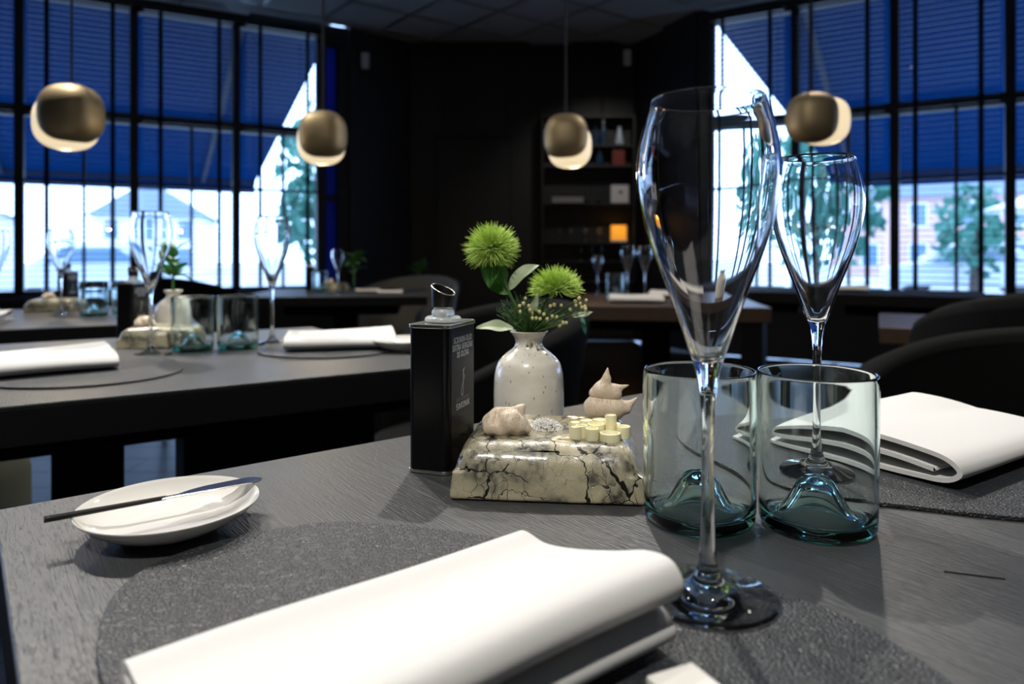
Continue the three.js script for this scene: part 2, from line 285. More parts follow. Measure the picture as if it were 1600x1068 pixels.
// ------------------------------------------------------------------ outside
{
  const g = struct(mesh('terrace', bx(90, 0.2, 100, 0, -0.35, -56), M.pavement));
  function awning(org, turn, x0, x1, label, skew = 0) { // slopes from the wall head down and outwards
    const t = thing('awning', label, 'awning', org, turn, 'blue terrace awnings outside the windows');
    const out = 4.0, yTop = 3.22, yLow = 2.04, len = Math.abs(x1 - x0), mid = (x0 + x1) / 2, sl = Math.hypot(out, yTop - yLow), ang = Math.atan2(yTop - yLow, out);
    const f = bx(len, 0.004, sl, 0, 0, -sl / 2); f.rotateX(-ang); f.translate(mid, yTop, -0.22); { const p = f.attributes.position; for (let i = 0; i < p.count; i++) if (Math.abs(p.getX(i) - x0) < 1e-3) p.setX(i, x0 + skew * (-0.22 - p.getZ(i)) / out); } mesh('fabric', f, M.awning, t);
    mesh('front_bar', rbx(len - Math.abs(skew), 0.07, 0.06, 0.01, mid + skew / 2, yLow - 0.02, -0.22 - out), M.awningBar, t);
    mesh('valance', bx(len - Math.abs(skew), 0.14, 0.004, mid + skew / 2, yLow - 0.11, -0.25 - out), M.awning, t);
    mesh('cassette', rbx(len, 0.12, 0.14, 0.02, mid, yTop + 0.08, -0.26), M.awningBar, t);
    for (const k of [0.13, 0.5, 0.96]) { const b = bx(0.05, 0.04, sl, 0, -0.05, -sl / 2); b.rotateX(-ang); b.translate(x0 + (x1 - x0) * k, yTop, -0.22); mesh('arm', b, M.awningBar, t); }
  }
  awning(L1, TL, 0.16, -6.4, 'wide blue fabric awning sloping out over the left windows', -0.12);
  awning(R1, TR, -0.06, 6.4, 'wide blue fabric awning sloping out over the right windows', 0.62);
  function house(name, label, x, z, turn, w, h, d, mat, nx, ny, roofH) {
    const t = thing(name, label, 'building', [x, -0.25, z], turn);
    mesh('wall', bx(w, h, d, 0, h / 2, 0), mat, t);
    const s = new THREE.Shape([V2(-w / 2 - 0.4, 0), V2(w / 2 + 0.4, 0), V2(0, roofH)]);
    const rg = new THREE.ExtrudeGeometry(s, { depth: d + 0.6, bevelEnabled: false }); rg.translate(0, h, -d / 2 - 0.3); mesh('roof', rg, M.roof, t);
    for (let i = 0; i < nx; i++) for (let j = 0; j < ny; j++) {
      const wx = (i + 0.5) / nx * w - w / 2, wy = (j + 0.55) / ny * h;
      const f = mesh('window', merge([bx(0.9, 0.08, 0.1, wx, wy + 0.62, d / 2 + 0.02), bx(0.9, 0.08, 0.1, wx, wy - 0.62, d / 2 + 0.02), bx(0.08, 1.3, 0.1, wx - 0.42, wy, d / 2 + 0.02), bx(0.08, 1.3, 0.1, wx + 0.42, wy, d / 2 + 0.02)]), M.houseWhite, t);
      mesh('pane', bx(0.8, 1.2, 0.04, wx, wy, d / 2 + 0.01), M.houseGlass, f);
    }
  }
  house('house', 'white gabled house across the street seen through the left windows', -24, -48, 0.3, 6.2, 3.6, 8, M.houseWhite, 3, 2, 2.2);
  house('house', 'pale pink brick house behind the right window blinds', 27, -40, -0.5, 14, 4.3, 8, M.housePink, 6, 2, 2.6);
  house('house', 'low white house left of the gabled house beyond the blinds', -36, -40, 0.5, 12, 3.5, 8, M.houseWhite, 5, 1, 0.8);
  function tree(label, x, z, h, r, n) {
    const t = thing('tree', label, 'tree', [x, -0.25, z]);
    mesh('trunk', cyl(0.16, 0.09, h * 0.6), M.bark, t);
    const g = new THREE.PlaneGeometry(0.34, 0.22, 1, 2); const p = g.attributes.position; for (let i = 0; i < p.count; i++) { const k = Math.abs(p.getY(i)) / 0.11; p.setX(i, p.getX(i) * (1 - 0.55 * k)); p.setZ(i, 0.03 * k); }
    const im = []; const m4 = new THREE.Matrix4(), q = new THREE.Quaternion(), e = new THREE.Euler();
    for (let i = 0; i < n; i++) {
      let a, b, c; do { a = rr(-1, 1); b = rr(-1, 1); c = rr(-1, 1); } while (a * a + b * b + c * c > 1);
      const k = g.clone(); e.set(rr(0, 6), rr(0, 6), rr(0, 6)); q.setFromEuler(e); m4.compose(V3(a * r, h * 0.62 + b * h * 0.42, c * r), q, V3(1, 1, 1)); k.applyMatrix4(m4); im.push(k);
    }
    const f = mesh('foliage', merge(im), M.treeLeaf, t); f.userData.kind = 'stuff';
  }
  tree('leafy street tree at the inner end of the left windows', -4.35, -16.5, 4.6, 1.2, 620);
  tree('leafy street tree seen through the two champagne glasses on the right', 6.7, -15.5, 4.0, 1.5, 620);
  tree('smaller leafy tree beside the pink house', 12.5, -19, 3.0, 1.0, 240);
  function parasol(label, x, z) {
    const t = thing('parasol', label, 'parasol', [x, -0.25, z]);
    const c = new THREE.ConeGeometry(1.6, 0.6, 8, 1, true); c.translate(0, 2.3, 0); const c2 = new THREE.ConeGeometry(1.58, 0.58, 8, 1, true); c2.translate(0, 2.28, 0);
    mesh('canopy', merge([c, c2]), M.parasol, t); mesh('pole', cyl(0.03, 0.03, 2.55), M.awningBar, t); mesh('base', cyl(0.3, 0.28, 0.08), M.awningBar, t);
  }
  parasol('pale terrace parasol behind the right window blinds', 10.2, -12.6);
  parasol('pale terrace parasol farther along the street on the right', 15.5, -17.5);
  function car(label, x, z, turn) {
    const t = thing('car', label, 'car', [x, -0.25, z], turn);
    const s = new THREE.Shape(); s.moveTo(-2.1, 0.3); s.lineTo(-2.1, 0.75); s.lineTo(-1.2, 0.9); s.lineTo(-0.6, 1.4); s.lineTo(0.9, 1.42); s.lineTo(1.6, 0.95); s.lineTo(2.1, 0.85); s.lineTo(2.1, 0.3); s.closePath();
    const g = new THREE.ExtrudeGeometry(s, { depth: 1.5, bevelEnabled: true, bevelSize: 0.08, bevelThickness: 0.08, bevelSegments: 2 }); g.translate(0, 0, -0.75); mesh('body', g, M.carPaint, t);
    const s2 = new THREE.Shape([V2(-0.95, 0.95), V2(-0.5, 1.32), V2(0.8, 1.34), V2(1.3, 0.98)]); const g2 = new THREE.ExtrudeGeometry(s2, { depth: 1.7, bevelEnabled: false }); g2.translate(0, 0, -0.85); mesh('side_window', g2, M.houseGlass, t);
    for (const wx of [-1.3, 1.3]) for (const wz of [-0.7, 0.7]) { const w = new THREE.CylinderGeometry(0.32, 0.32, 0.24, 20); w.rotateX(Math.PI / 2); w.translate(wx, 0.32, wz); mesh('wheel', w, M.tyre, t); }
  }
  car('pale car parked outside the left windows', -12, -20, 0.4);
  car('pale car parked outside the right windows', 13.5, -21, -0.4);
}

// ------------------------------------------------------------------ ceiling downlights (their own light inside each)
DOWNLIGHTS.forEach(([x, z, power, rad, ax, az], i) => {
  const names = ['behind the set table', 'left of and behind the set table', 'behind the photographer', 'over the neighbouring table', 'over the right back table', 'before the bar shelf'];
  const t = thing('ceiling_downlight', 'small black ceiling downlight ' + names[i] + ', above the frame', 'light', [x, CEIL - 0.002, z]);
  mesh('housing', lathe([[0.045, 0], [0.045, -0.05], [0.04, -0.055], [0.036, -0.05], [0.036, -0.01], [0, -0.01]], 24), M.black, t);
  mesh('lamp_lens', cyl(0.03, 0.03, 0.006, 0, -0.05, 0), M.spotGlow, t);
  const s = new THREE.SpotLight(lin(1, 0.945, 0.87), power, 0, 0.75, 0.5, 2);
  s.position.set(x, CEIL - 0.062, z); s.target.position.set(ax, TABLE, az); s.castShadow = true; s.shadow.radius = rad; s.shadow.mapSize.set(2048, 2048);
  scene.add(s); scene.add(s.target);
});
// ------------------------------------------------------------------ brass pendants
function pendantSolid(r, hgt, x0, x1, n = 40) { // dome of revolution round x, rounded-square outline
  const g = new THREE.SphereGeometry(1, n, 28, 0, Math.PI * 2, 0, Math.PI); const p = g.attributes.position;
  const sq = (a, k) => Math.sign(a) * Math.pow(Math.abs(a), k);
  for (let i = 0; i < p.count; i++) { const a = p.getX(i), b = p.getY(i), c = p.getZ(i); const m = Math.pow(Math.pow(Math.abs(a), 2.6) + Math.pow(Math.abs(b), 2.6) + Math.pow(Math.abs(c), 2.6), -1 / 2.6); p.setXYZ(i, a * m * r, b * m * hgt, c * m * r); }
  g.computeVertexNormals(); return g;
}
function pendant(label, px, py, d, size, back) { // back = offset of the lit rear bowl
  const x = (px - 800) / FOCAL * d, y = EYE - (py - HORIZON) / FOCAL * d;
  const t = thing('pendant_lamp', label, 'lamp', [x, y, -d], 0, 'brass globe pendant lamps');
  const r = size / 2;
  mesh('brass_shell', pendantSolid(r, r * 1.05), M.brass, t);
  const lip = pendantSolid(r * 1.0, r * 1.0); lip.translate(...back); mesh('glowing_bowl', lip, M.lampGlow, t);
  mesh('cable', cyl(0.004, 0.004, CEIL - y - r, 0, r * 0.9, 0, 8), M.cable, t);
  mesh('ceiling_rose', lathe([[0, 0], [0.05, 0], [0.05, -0.02], [0.006, -0.03], [0, -0.03]].reverse(), 24), M.brass, t).position.y = CEIL - y - 0.001;
  const l = new THREE.PointLight(lin(1, 0.8, 0.5), 0.25, 0, 2); l.position.set(x + back[0] * 3.2, y + back[1] * 2 - r * 0.9, -d - 0.17); l.castShadow = true; scene.add(l);
}
pendant('brass globe pendant lamp at far left before the blinds, lit along its lower left', 112, 178, 2.45, 0.192, [-0.040, -0.024, -0.035]);
pendant('brushed brass globe pendant lamp beside the bright corner of the left windows', 505, 211, 2.75, 0.178, [-0.016, -0.022, -0.035]);
pendant('brushed brass globe pendant lamp hanging before the dark back wall', 884, 214, 2.75, 0.17, [0.018, -0.031, -0.035]);
pendant('brass globe pendant lamp right of the tall champagne glass, lit along its right', 1268, 184, 2.45, 0.165, [0.056, -0.006, -0.035]);

// ------------------------------------------------------------------ tables
const UX = 0.786, UZ = -0.618, TURN = Math.atan2(-UZ, UX);          // the set table's back edge direction
const OX = -0.3554, OZ = -0.4827;
const uv = (u, v, h = 0) => [OX + u * UX + v * -UZ, TABLE + h, OZ + u * UZ + v * UX];
function table(label, corner, turn, w, d, th, mat, edge, legAt, TB = TABLE, apron = 0) { // corner = far left corner; runs w along local x, d towards local +z
  const t = thing('dining_table', label, 'table', [corner[0], 0, corner[1]], turn, undefined);
  const tt = mat === M.table ? 0.004 : th, g = rbx(w, tt, d, tt < 0.01 ? 0.0015 : 0.0025, w / 2, TB - tt / 2, d / 2, 3); planeUV(g); mesh('table_top', g, mat, t);
  if (tt < th) mesh('edge_band', rbx(w - 0.0005, th - tt - 0.0001, d - 0.0005, 0.002, w / 2, TB - tt - (th - tt) / 2, d / 2, 2), edge, t);
  if (apron) mesh('apron_board', planeUV(rbx(w - 0.08, apron, 0.02, 0.003, w / 2, TB - th - apron / 2, d - 0.05)), edge, t);
  for (const [x, z, pw = 0.11] of legAt) {
    mesh('pedestal', planeUV(rbx(pw, TB - th - 0.03, 0.11, 0.006, x, (TB - th - 0.03) / 2 + 0.02, z)), edge, t);
    mesh('foot', rbx(0.5, 0.025, 0.45, 0.008, x, 0.0128, z), edge, t);
    mesh('apron', rbx(0.5, 0.05, 0.4, 0.006, x, TB - th - 0.0255, z), edge, t);
  }
  return t;
}
const t1 = table('dark grey stained oak dining table in the foreground set with white napkins', [OX, OZ], TURN, 0.726, 1.25, 0.045, M.table, M.black, [[0.363, 0.95]]);
{ const c = rbx(0.029, 0.0007, 0.0013, 0.0003, 0, 0, 0, 1); c.rotateY(-Math.atan2(0.024, 0.016)); c.translate(0.417, TABLE + 0.0002, 0.453); mesh('crack', c, M.black, t1); }
const T2 = (33 * Math.PI) / 180;
const d2 = [Math.cos(T2), -Math.sin(T2)], n2 = [Math.sin(T2), Math.cos(T2)];
const f2 = [-0.156 + 0.06 * d2[0], -1.094 + 0.06 * d2[1]];         // right front corner of the second table
table('dark grey oak dining table second from the front, behind the oil tin', [f2[0] - 1.45 * d2[0] - 0.70 * n2[0], f2[1] - 1.45 * d2[1] - 0.70 * n2[1]], T2, 1.45, 0.70, 0.05, M.table, M.black, [[0.15, 0.35], [0.97, 0.35, 0.10], [1.279, 0.35, 0.342]]);
const T3 = 30 * Math.PI / 180, d3 = [Math.cos(T3), -Math.sin(T3)], n3 = [Math.sin(T3), Math.cos(T3)], f3 = [-0.976 + 0.18 * d3[0], -1.78 + 0.18 * d3[1]];
table('dark grey oak dining table third from the front at far left by the blinds', [f3[0] - 1.4 * d3[0] - 0.72 * n3[0], f3[1] - 1.4 * d3[1] - 0.72 * n3[1]], T3, 1.4, 0.72, 0.04, M.table, M.black, [[0.7, 0.36]]);
table('dark dining table under the inner end of the left windows', [-1.22, -3.62], 0.12, 0.78, 0.72, 0.04, M.table, M.black, [[0.4, 0.36]]);
table('oak dining table behind the tall champagne glass with a lit brown edge', [0.33, -3.20], -0.16, 0.66, 0.78, 0.05, M.oak, M.black, [[0.3, 0.4]]);
table('oak side table corner beside the black chair at right', [1.43, -2.74], -0.48, 0.62, 0.62, 0.05, M.oak, M.black, [[0.31, 0.31]], 0.70);
table('dark long counter table along the right windows', [1.15, -4.05], TR, 1.3, 0.6, 0.05, M.black, M.black, [[0.3, 0.3], [1.0, 0.3]]);

// ------------------------------------------------------------------ placemats (soft cornered leather)
function matGeo(pts, th) {
  const c = new THREE.CatmullRomCurve3(pts.map(([x, z]) => V3(x, 0, z)), true, 'centripetal'), p = c.getPoints(90).slice(0, -1);
  const s = new THREE.Shape(p.map((q) => V2(q.x, -q.z)));
  const g = new THREE.ExtrudeGeometry(s, { depth: th - 0.0012, bevelEnabled: true, bevelThickness: 0.0006, bevelSize: 0.0006, bevelSegments: 2, curveSegments: 4 });
  g.rotateX(-Math.PI / 2); g.translate(0, 0.0006, 0); return g;
}
const toT = (l) => l.map(([u, v]) => [OX + u * UX - v * UZ, OZ + u * UZ + v * UX]);
const nearMatUV = [[.027, .276], [.030, .239], [.043, .195], [.066, .168], [.100, .158], [.140, .160], [.170, .171], [.196, .194], [.222, .230], [.25, .275], [.273, .316], [.292, .355], [.312, .415], [.308, .455], [.288, .495], [.24, .53], [.18, .54], [.11, .52], [.06, .45], [.033, .36]];
function mat(label, ptsXZ) {
  const cx = ptsXZ.reduce((a, p) => a + p[0], 0) / ptsXZ.length, cz = ptsXZ.reduce((a, p) => a + p[1], 0) / ptsXZ.length;
  const m = mesh('placemat', planeUV(matGeo(ptsXZ.map(([x, z]) => [x - cx, z - cz]), 0.003)), M.leather); m.position.set(cx, TABLE + 0.0002, cz); return tag(m, label, 'placemat', 'grey leather placemats');
}
const mat1 = mat('grey grained leather placemat under the large foreground napkin', toT(nearMatUV));
mat('grey leather placemat under the right napkin, behind the tumblers', toT([[.500, .20], [.478, .27], [.460, .315], [.463, .345], [.485, .372], [.530, .443], [.58, .49], [.64, .49], [.69, .43], [.712, .33], [.70, .23], [.66, .16], [.6, .13], [.54, .145]]));
dup(mat1, 'placemat', 'grey leather placemat under the second table left napkin', [-0.655, TABLE + 0.0002, -1.125], -0.5);
dup(mat1, 'placemat', 'grey leather placemat under the second table right napkin, beside a small plate', [-0.335, TABLE + 0.0002, -1.40], -0.9);

// ------------------------------------------------------------------ napkins: a thick cloth path extruded
function clothGeo(path, th, len, N, warp, smooth = 90) {
  const c = new THREE.CatmullRomCurve3(path.map(([a, h]) => V3(a, h, 0)), false, 'centripetal'), P = c.getPoints(smooth), n = P.length, pos = [], uvs = [], idx = [];
  const off = P.map((p, i) => { const t = V3().subVectors(P[Math.min(i + 1, n - 1)], P[Math.max(i - 1, 0)]).normalize(); return [-t.y, t.x]; });
  let arc = 0; const arcs = P.map((p, i) => (arc += i ? p.distanceTo(P[i - 1]) : 0));
  const ring = [];                                   // closed outline, rounded ends
  for (let i = 0; i < n; i++) ring.push([P[i].x + off[i][0] * th / 2, P[i].y + off[i][1] * th / 2, arcs[i]]);
  { const e = P[n - 1], o = off[n - 1]; ring.push([e.x + o[1] * th / 2, e.y - o[0] * th / 2, arcs[n - 1]]); }
  for (let i = n - 1; i >= 0; i--) ring.push([P[i].x - off[i][0] * th / 2, P[i].y - off[i][1] * th / 2, arcs[i]]);
  { const e = P[0], o = off[0]; ring.push([e.x - o[1] * th / 2, e.y + o[0] * th / 2, 0]); }
  const R = ring.length;
  const put = (a, h, s, w) => { const q = warp ? warp(a, h, s) : [s * len, h, a]; pos.push(...q); uvs.push(s * len, w); };
  for (let k = 0; k <= N; k++) for (const [a, h, w] of ring) put(a, h, k / N, w);
  for (let k = 0; k < N; k++) for (let i = 0; i < R; i++) { const j = (i + 1) % R, A = k * R + i, B = k * R + j, C = A + R, D = B + R; idx.push(A, B, C, B, D, C); }
  for (const k of [0, N]) { const b = pos.length / 3; for (const [a, h, w] of ring) put(a, h, k / N, w); for (let i = 0; i < n - 1; i++) { const A = b + i, B = b + i + 1, C = b + (2 * n - i), D = b + (2 * n - i - 1); if (k) idx.push(A, B, C, B, D, C); else idx.push(A, C, B, B, C, D); } }
  const g = new THREE.BufferGeometry(); g.setAttribute('position', new THREE.Float32BufferAttribute(pos, 3)); g.setAttribute('uv', new THREE.Float32BufferAttribute(uvs, 2)); g.setIndex(idx); g.computeVertexNormals(); return g;
}
const napGroup = 'folded white cloth napkins';
{ // foreground napkin: two stacked folds at its front edge
  const path = [[0.004, 0.0045], [0.05, 0.0045], [0.092, 0.0055], [0.104, 0.010], [0.098, 0.0165], [0.07, 0.0150], [0.02, 0.0125], [0.004, 0.0145], [0.0015, 0.0185], [0.006, 0.0215], [0.022, 0.0195], [0.045, 0.0235], [0.07, 0.031], [0.092, 0.0385], [0.1035, 0.0385], [0.108, 0.0325], [0.103, 0.0255], [0.085, 0.0225], [0.05, 0.0180]];
  const g = clothGeo(path, 0.0042, 0.190, 60, (a, h, s) => [s * 0.190 + 0.004 * Math.sin(a * 20), h * (1 - 0.10 * Math.pow(1 - s, 2)) + 0.0006 * Math.sin(s * 7 + a * 30), a]);
  const m = mesh('napkin', g, M.napkin); m.position.set(...uv(0.029, 0.300, 0.0032)); m.rotation.y = TURN;
  tag(m, 'large white folded cloth napkin across the foreground placemat', 'napkin', napGroup);
}
let napkinB;
{ // right napkin: one loop at its near end, layered open side facing us
  const path = [[0.0, 0.004], [0.1, 0.004], [0.165, 0.005], [0.195, 0.0085], [0.203, 0.0165], [0.195, 0.0250], [0.165, 0.0305], [0.10, 0.0335], [0.04, 0.0300], [0.012, 0.025], [0.008, 0.019], [0.03, 0.0160], [0.09, 0.0185], [0.15, 0.0180], [0.183, 0.0145]];
  const g = clothGeo(path, 0.0042, 0.195, 50, (a, h, s) => { const f0 = mix(0.6, 1, a / 0.11), f1 = mix(1.3, 0.8, a / 0.1), k = Math.min(1, a / 0.2); return [s * 0.195 + 0.003 * Math.sin(a * 14), h * 0.84 * mix(f0, f1, s) + 0.0005 * Math.sin(s * 6 + a * 20), 0.93 * a + 0.042 * s * (1 - k)]; });
  napkinB = mesh('napkin', g, M.napkin); napkinB.position.set(0.2205, TABLE + 0.0034, -0.667); napkinB.rotation.y = 0.574;
  tag(napkinB, 'white folded napkin with an open loop lying at right behind the tumblers', 'napkin', napGroup);
}
dup(napkinB, 'napkin', 'white folded napkin at far left of the second table, cut by the photo edge', [-0.86, TABLE + 0.0034, -1.08], T2 + 0.1);
dup(napkinB, 'napkin', 'white folded napkin behind and left of the oil tin on the second table', [-0.445, TABLE + 0.0034, -1.42], T2 - 0.35);
dup(napkinB, 'napkin', 'front white napkin on the third table at far left', [-1.53, TABLE + 0.0004, -1.86], T3 - 0.2);
dup(napkinB, 'napkin', 'rear white napkin on the third table at far left', [-1.80, TABLE + 0.0004, -2.12], T3 - 0.2);
dup(napkinB, 'napkin', 'left white napkin on the table under the inner end of the windows', [-0.74, TABLE + 0.0004, -3.38], 0.1, undefined, 0.55);
dup(napkinB, 'napkin', 'right white napkin on the table under the inner end of the windows', [-0.61, TABLE + 0.0004, -3.24], 0.1, undefined, 0.55);
dup(napkinB, 'napkin', 'front white napkin on the oak table behind the tall champagne glass', [0.37, TABLE + 0.0004, -2.73], -0.1);
dup(napkinB, 'napkin', 'rear white napkin on the oak table behind the tall champagne glass', [0.61, TABLE + 0.0004, -3.04], -0.3);
dup(napkinB, 'napkin', 'white napkin on the long counter under the right windows', [1.55, TABLE + 0.0004, -3.55], -0.3);

// ------------------------------------------------------------------ plate and butter knife
function plateAt(name, label, p) {
  const m = mesh(name, lathe([[0, 0.0045], [0.030, 0.0045], [0.042, 0.0065], [0.052, 0.0115], [0.0575, 0.0175], [0.0592, 0.0200], [0.0600, 0.0197], [0.0590, 0.0180], [0.0535, 0.0120], [0.043, 0.0052], [0.032, 0.0016], [0.0300, 0], [0.0285, 0.0002], [0.028, 0.0016], [0, 0.0016]].reverse(), 96), M.porcelain);
  m.position.set(...p); return tag(m, label, 'plate', 'small white side plates');
}
const plate1 = plateAt('side_plate', 'small white porcelain side plate with a knife across it', [-0.2185, TABLE + 0.0003, -0.450]); plate1.scale.set(0.9, 0.86, 0.9);
dup(plate1, 'side_plate', 'small white side plate half hidden behind the oil tin on the second table', [-0.20, TABLE + 0.0003, -1.30]);
{
  const A = V3(-0.2750, TABLE + 0.0196, -0.4135), B = V3(-0.1725, TABLE + 0.0192, -0.4855), len = A.distanceTo(B);
  const k = thing('butter_knife', 'slim steel butter knife with black hammered handle resting on the side plate', 'knife', A.toArray(), Math.atan2(-(B.z - A.z), B.x - A.x));
  const h = new THREE.CylinderGeometry(0.0016, 0.0023, len * 0.52, 14, 24); h.rotateZ(-Math.PI / 2); h.translate(len * 0.26, 0, 0); h.scale(1, 0.85, 1.15); mesh('handle', h, M.handle, k).userData.label = 'black hammered handle';
  const s = new THREE.Shape(); s.moveTo(len * 0.5, -0.0014); s.lineTo(len * 0.56, -0.0014); s.quadraticCurveTo(len * 0.61, -0.0014, len * 0.67, -0.0012); s.lineTo(len * 0.95, -0.0008); s.quadraticCurveTo(len * 1.01, 0.000, len * 1.01, 0.005); s.quadraticCurveTo(len * 0.985, 0.0095, len * 0.93, 0.0102); s.lineTo(len * 0.74, 0.0085); s.quadraticCurveTo(len * 0.64, 0.0065, len * 0.58, 0.0018); s.lineTo(len * 0.5, 0.0014); s.closePath();
  const g = new THREE.ExtrudeGeometry(s, { depth: 0.0007, bevelEnabled: true, bevelSize: 0.00015, bevelThickness: 0.00015, bevelSegments: 2, curveSegments: 16 }); g.rotateX(-Math.PI / 2); g.scale(1, 1, 1.25); g.rotateX(-0.03); g.translate(0, -0.0004, 0);
  mesh('blade', g, M.steel, k).userData.label = 'polished steel blade';
}
{ // small white block at the frame's lower edge
  const a = V3(...at(1008, 1045, 0.02)), b = V3(...at(1085, 1036, 0.02)), L = 0.022, g = rbx(L, 0.0145, 0.055, 0.0012, L / 2, 0.00725, 0.0275, 4);
  const m = mesh('porcelain_block', g, M.porcelain); m.position.set(a.x, TABLE + 0.0034, a.z); m.rotation.y = Math.atan2(-(b.z - a.z), b.x - a.x) + 0.25;
  tag(m, 'small white porcelain block at the bottom edge below the champagne glass foot', 'block');
}

// ------------------------------------------------------------------ glasses
const fluteOuter = [[0.0, 0.0002], [0.0335, 0.0002], [0.0345, 0.0008], [0.0335, 0.0016], [0.024, 0.0030], [0.014, 0.0054], [0.0082, 0.0092], [0.0054, 0.0145], [0.0040, 0.024], [0.0033, 0.045], [0.0031, 0.070], [0.0034, 0.090], [0.0045, 0.104], [0.0068, 0.116], [0.0105, 0.127], [0.0156, 0.142], [0.0214, 0.158], [0.0275, 0.1746], [0.0322, 0.191], [0.0348, 0.204], [0.0354, 0.214], [0.0346, 0.224], [0.0320, 0.2365], [0.0283, 0.2495]];
const fluteInner = [[0.0279, 0.2500], [0.0275, 0.2495], [0.0309, 0.2365], [0.0334, 0.224], [0.0341, 0.214], [0.0335, 0.204], [0.0309, 0.191], [0.0261, 0.1746], [0.0199, 0.158], [0.0140, 0.142], [0.0088, 0.128], [0.0045, 0.1195], [0.0, 0.1178]];
const sp = (l, n) => new THREE.CatmullRomCurve3(l.map(([x, y]) => V3(x, y, 0)), false, 'centripetal').getPoints(n).map((q) => V2(Math.max(0, q.x), q.y));
const bowlGeo = new THREE.LatheGeometry([V2(0, 0.0131), V2(0.0030, 0.0131), V2(0.0056, 0.0137), ...sp(fluteOuter.slice(7), 70), ...sp(fluteInner, 50)], 96);
const footGeo = new THREE.LatheGeometry([...fluteOuter.slice(0, 3).map((a) => V2(...a)), ...sp(fluteOuter.slice(3, 8), 24), V2(0.0050, 0.0136), V2(0, 0.0134)], 96);
const flute1 = thing('champagne_glass', '', 'champagne glass', [0, 0, 0]);
mesh('bowl_with_stem', bowlGeo, M.flute, flute1); mesh('foot', footGeo, M.flute, flute1); flute1.position.set(0.0985, TABLE + 0.0034, -0.3545);
const fluteGroup = 'tulip shaped champagne glasses';
tag(flute1, 'tall clear champagne glass standing nearest, its foot beside the foreground napkin', 'champagne glass', fluteGroup);
dup(flute1, 'champagne_glass', 'clear champagne glass standing just behind the right tumbler', [0.245, TABLE + 0.0034, -0.5660], 0.5);
const fl = (label, x, d, s = 1) => dup(flute1, 'champagne_glass', label, [x, TABLE + 0.0006, -d], 0, undefined, s);
fl('champagne glass in front of the small plant on the second table', -0.63, 1.227);
fl('champagne glass left of the napkin behind the oil tin on the second table', -0.472, 1.385);
fl('champagne glass between napkin and tumblers on the third table', -1.30, 2.03);
fl('champagne glass at the far left corner of the third table', -1.56, 2.13);
fl('lone champagne glass on the table under the inner end of the windows', -0.80, 3.23, 0.8);
fl('left one of the two front champagne glasses on the oak table', 0.482, 2.94, 0.86);
fl('right one of the two front champagne glasses on the oak table', 0.548, 2.90, 0.86);
fl('rear champagne glass on the oak table', 0.38, 3.12, 0.7);
const tOut = [[0.0, 0.0262], [0.004, 0.0258], [0.0075, 0.0235], [0.011, 0.0175], [0.0165, 0.0090], [0.024, 0.0030], [0.0285, 0.0006], [0.0305, 0.0], [0.0335, 0.0008], [0.0352, 0.0035], [0.0358, 0.008], [0.0362, 0.03], [0.0366, 0.0975], [0.0364, 0.0988], [0.0355, 0.0993], [0.0346, 0.0988], [0.0342, 0.0975], [0.0338, 0.03], [0.0335, 0.014], [0.0315, 0.0085], [0.0270, 0.0075], [0.0215, 0.0115], [0.0165, 0.0190], [0.0125, 0.0265], [0.0085, 0.0310], [0.004, 0.0325], [0.0, 0.0328]];
const tumblerGeo = new THREE.LatheGeometry(sp(tOut, 150), 96);
const tum1 = mesh('tumbler', tumblerGeo, M.tumbler); tum1.position.set(0.1238, TABLE + 0.0003, -0.466);
const tumGroup = 'greenish tumblers cut from bottles';
tag(tum1, 'left greenish tumbler with a peaked base, behind the tall champagne glass stem', 'tumbler', tumGroup);
dup(tum1, 'tumbler', 'right greenish tumbler with a peaked base, in front of the right napkin', [0.1970, TABLE + 0.0003, -0.4555], 0.7);
const tu = (label, x, d) => dup(tum1, 'tumbler', label, [x, TABLE + 0.0003, -d], 0.3);
tu('left tumbler of the pair on the second table', -0.583, 1.285);
tu('right tumbler of the pair on the second table', -0.512, 1.315);
tu('left tumbler of the pair on the third table', -1.20, 2.02);
tu('right tumbler of the pair on the third table', -1.135, 2.07);
tu('tumbler on the table under the inner end of the windows', -0.905, 3.32);
tu('tumbler on the oak table left of its front napkin', 0.42, 2.88);

// ------------------------------------------------------------------ oil tin with printed face
const printMap = (() => {
  const c = document.createElement('canvas'); c.width = 512; c.height = 1024; const x = c.getContext('2d');
  x.fillStyle = '#050506'; x.fillRect(0, 0, 512, 1024); x.fillStyle = '#e4e6e6'; x.strokeStyle = '#e4e6e6'; x.textAlign = 'center';
  const line = (s, y, size, sx) => { x.save(); x.translate(256, y); x.scale(sx, 1); x.font = `bold ${size}px sans-serif`; x.fillText(s, 0, 0); x.restore(); };
  const fit = (t, y, size, w) => { x.font = `bold ${size}px sans-serif`; line(t, y, size, w / x.measureText(t).width); };
  fit('SCIUNDA OLIO', 110, 64, 420); fit('EXTRA VERGINE', 166, 64, 462); fit('DI OLIVA', 222, 64, 270);
  x.lineWidth = 8; x.lineJoin = 'round'; x.beginPath(); x.moveTo(292, 312); x.lineTo(262, 352); x.moveTo(262, 318); x.lineTo(262, 400); x.moveTo(262, 352); x.lineTo(290, 382); x.lineTo(262, 420); x.bezierCurveTo(238, 445, 218, 470, 220, 500); x.bezierCurveTo(226, 535, 258, 528, 262, 490); x.lineTo(264, 400); x.stroke();
  x.fillStyle = '#6d7072'; fit('RESTAURANT', 560, 40, 300);
  x.fillStyle = '#e4e6e6'; fit('SMINK', 618, 66, 310);
  x.fillStyle = '#3c3e40'; fit('OLIO DI OLIVA', 770, 34, 240); fit('ITALIANO', 806, 34, 200);
  const t = new THREE.CanvasTexture(c); t.colorSpace = THREE.SRGBColorSpace; return t;
})();
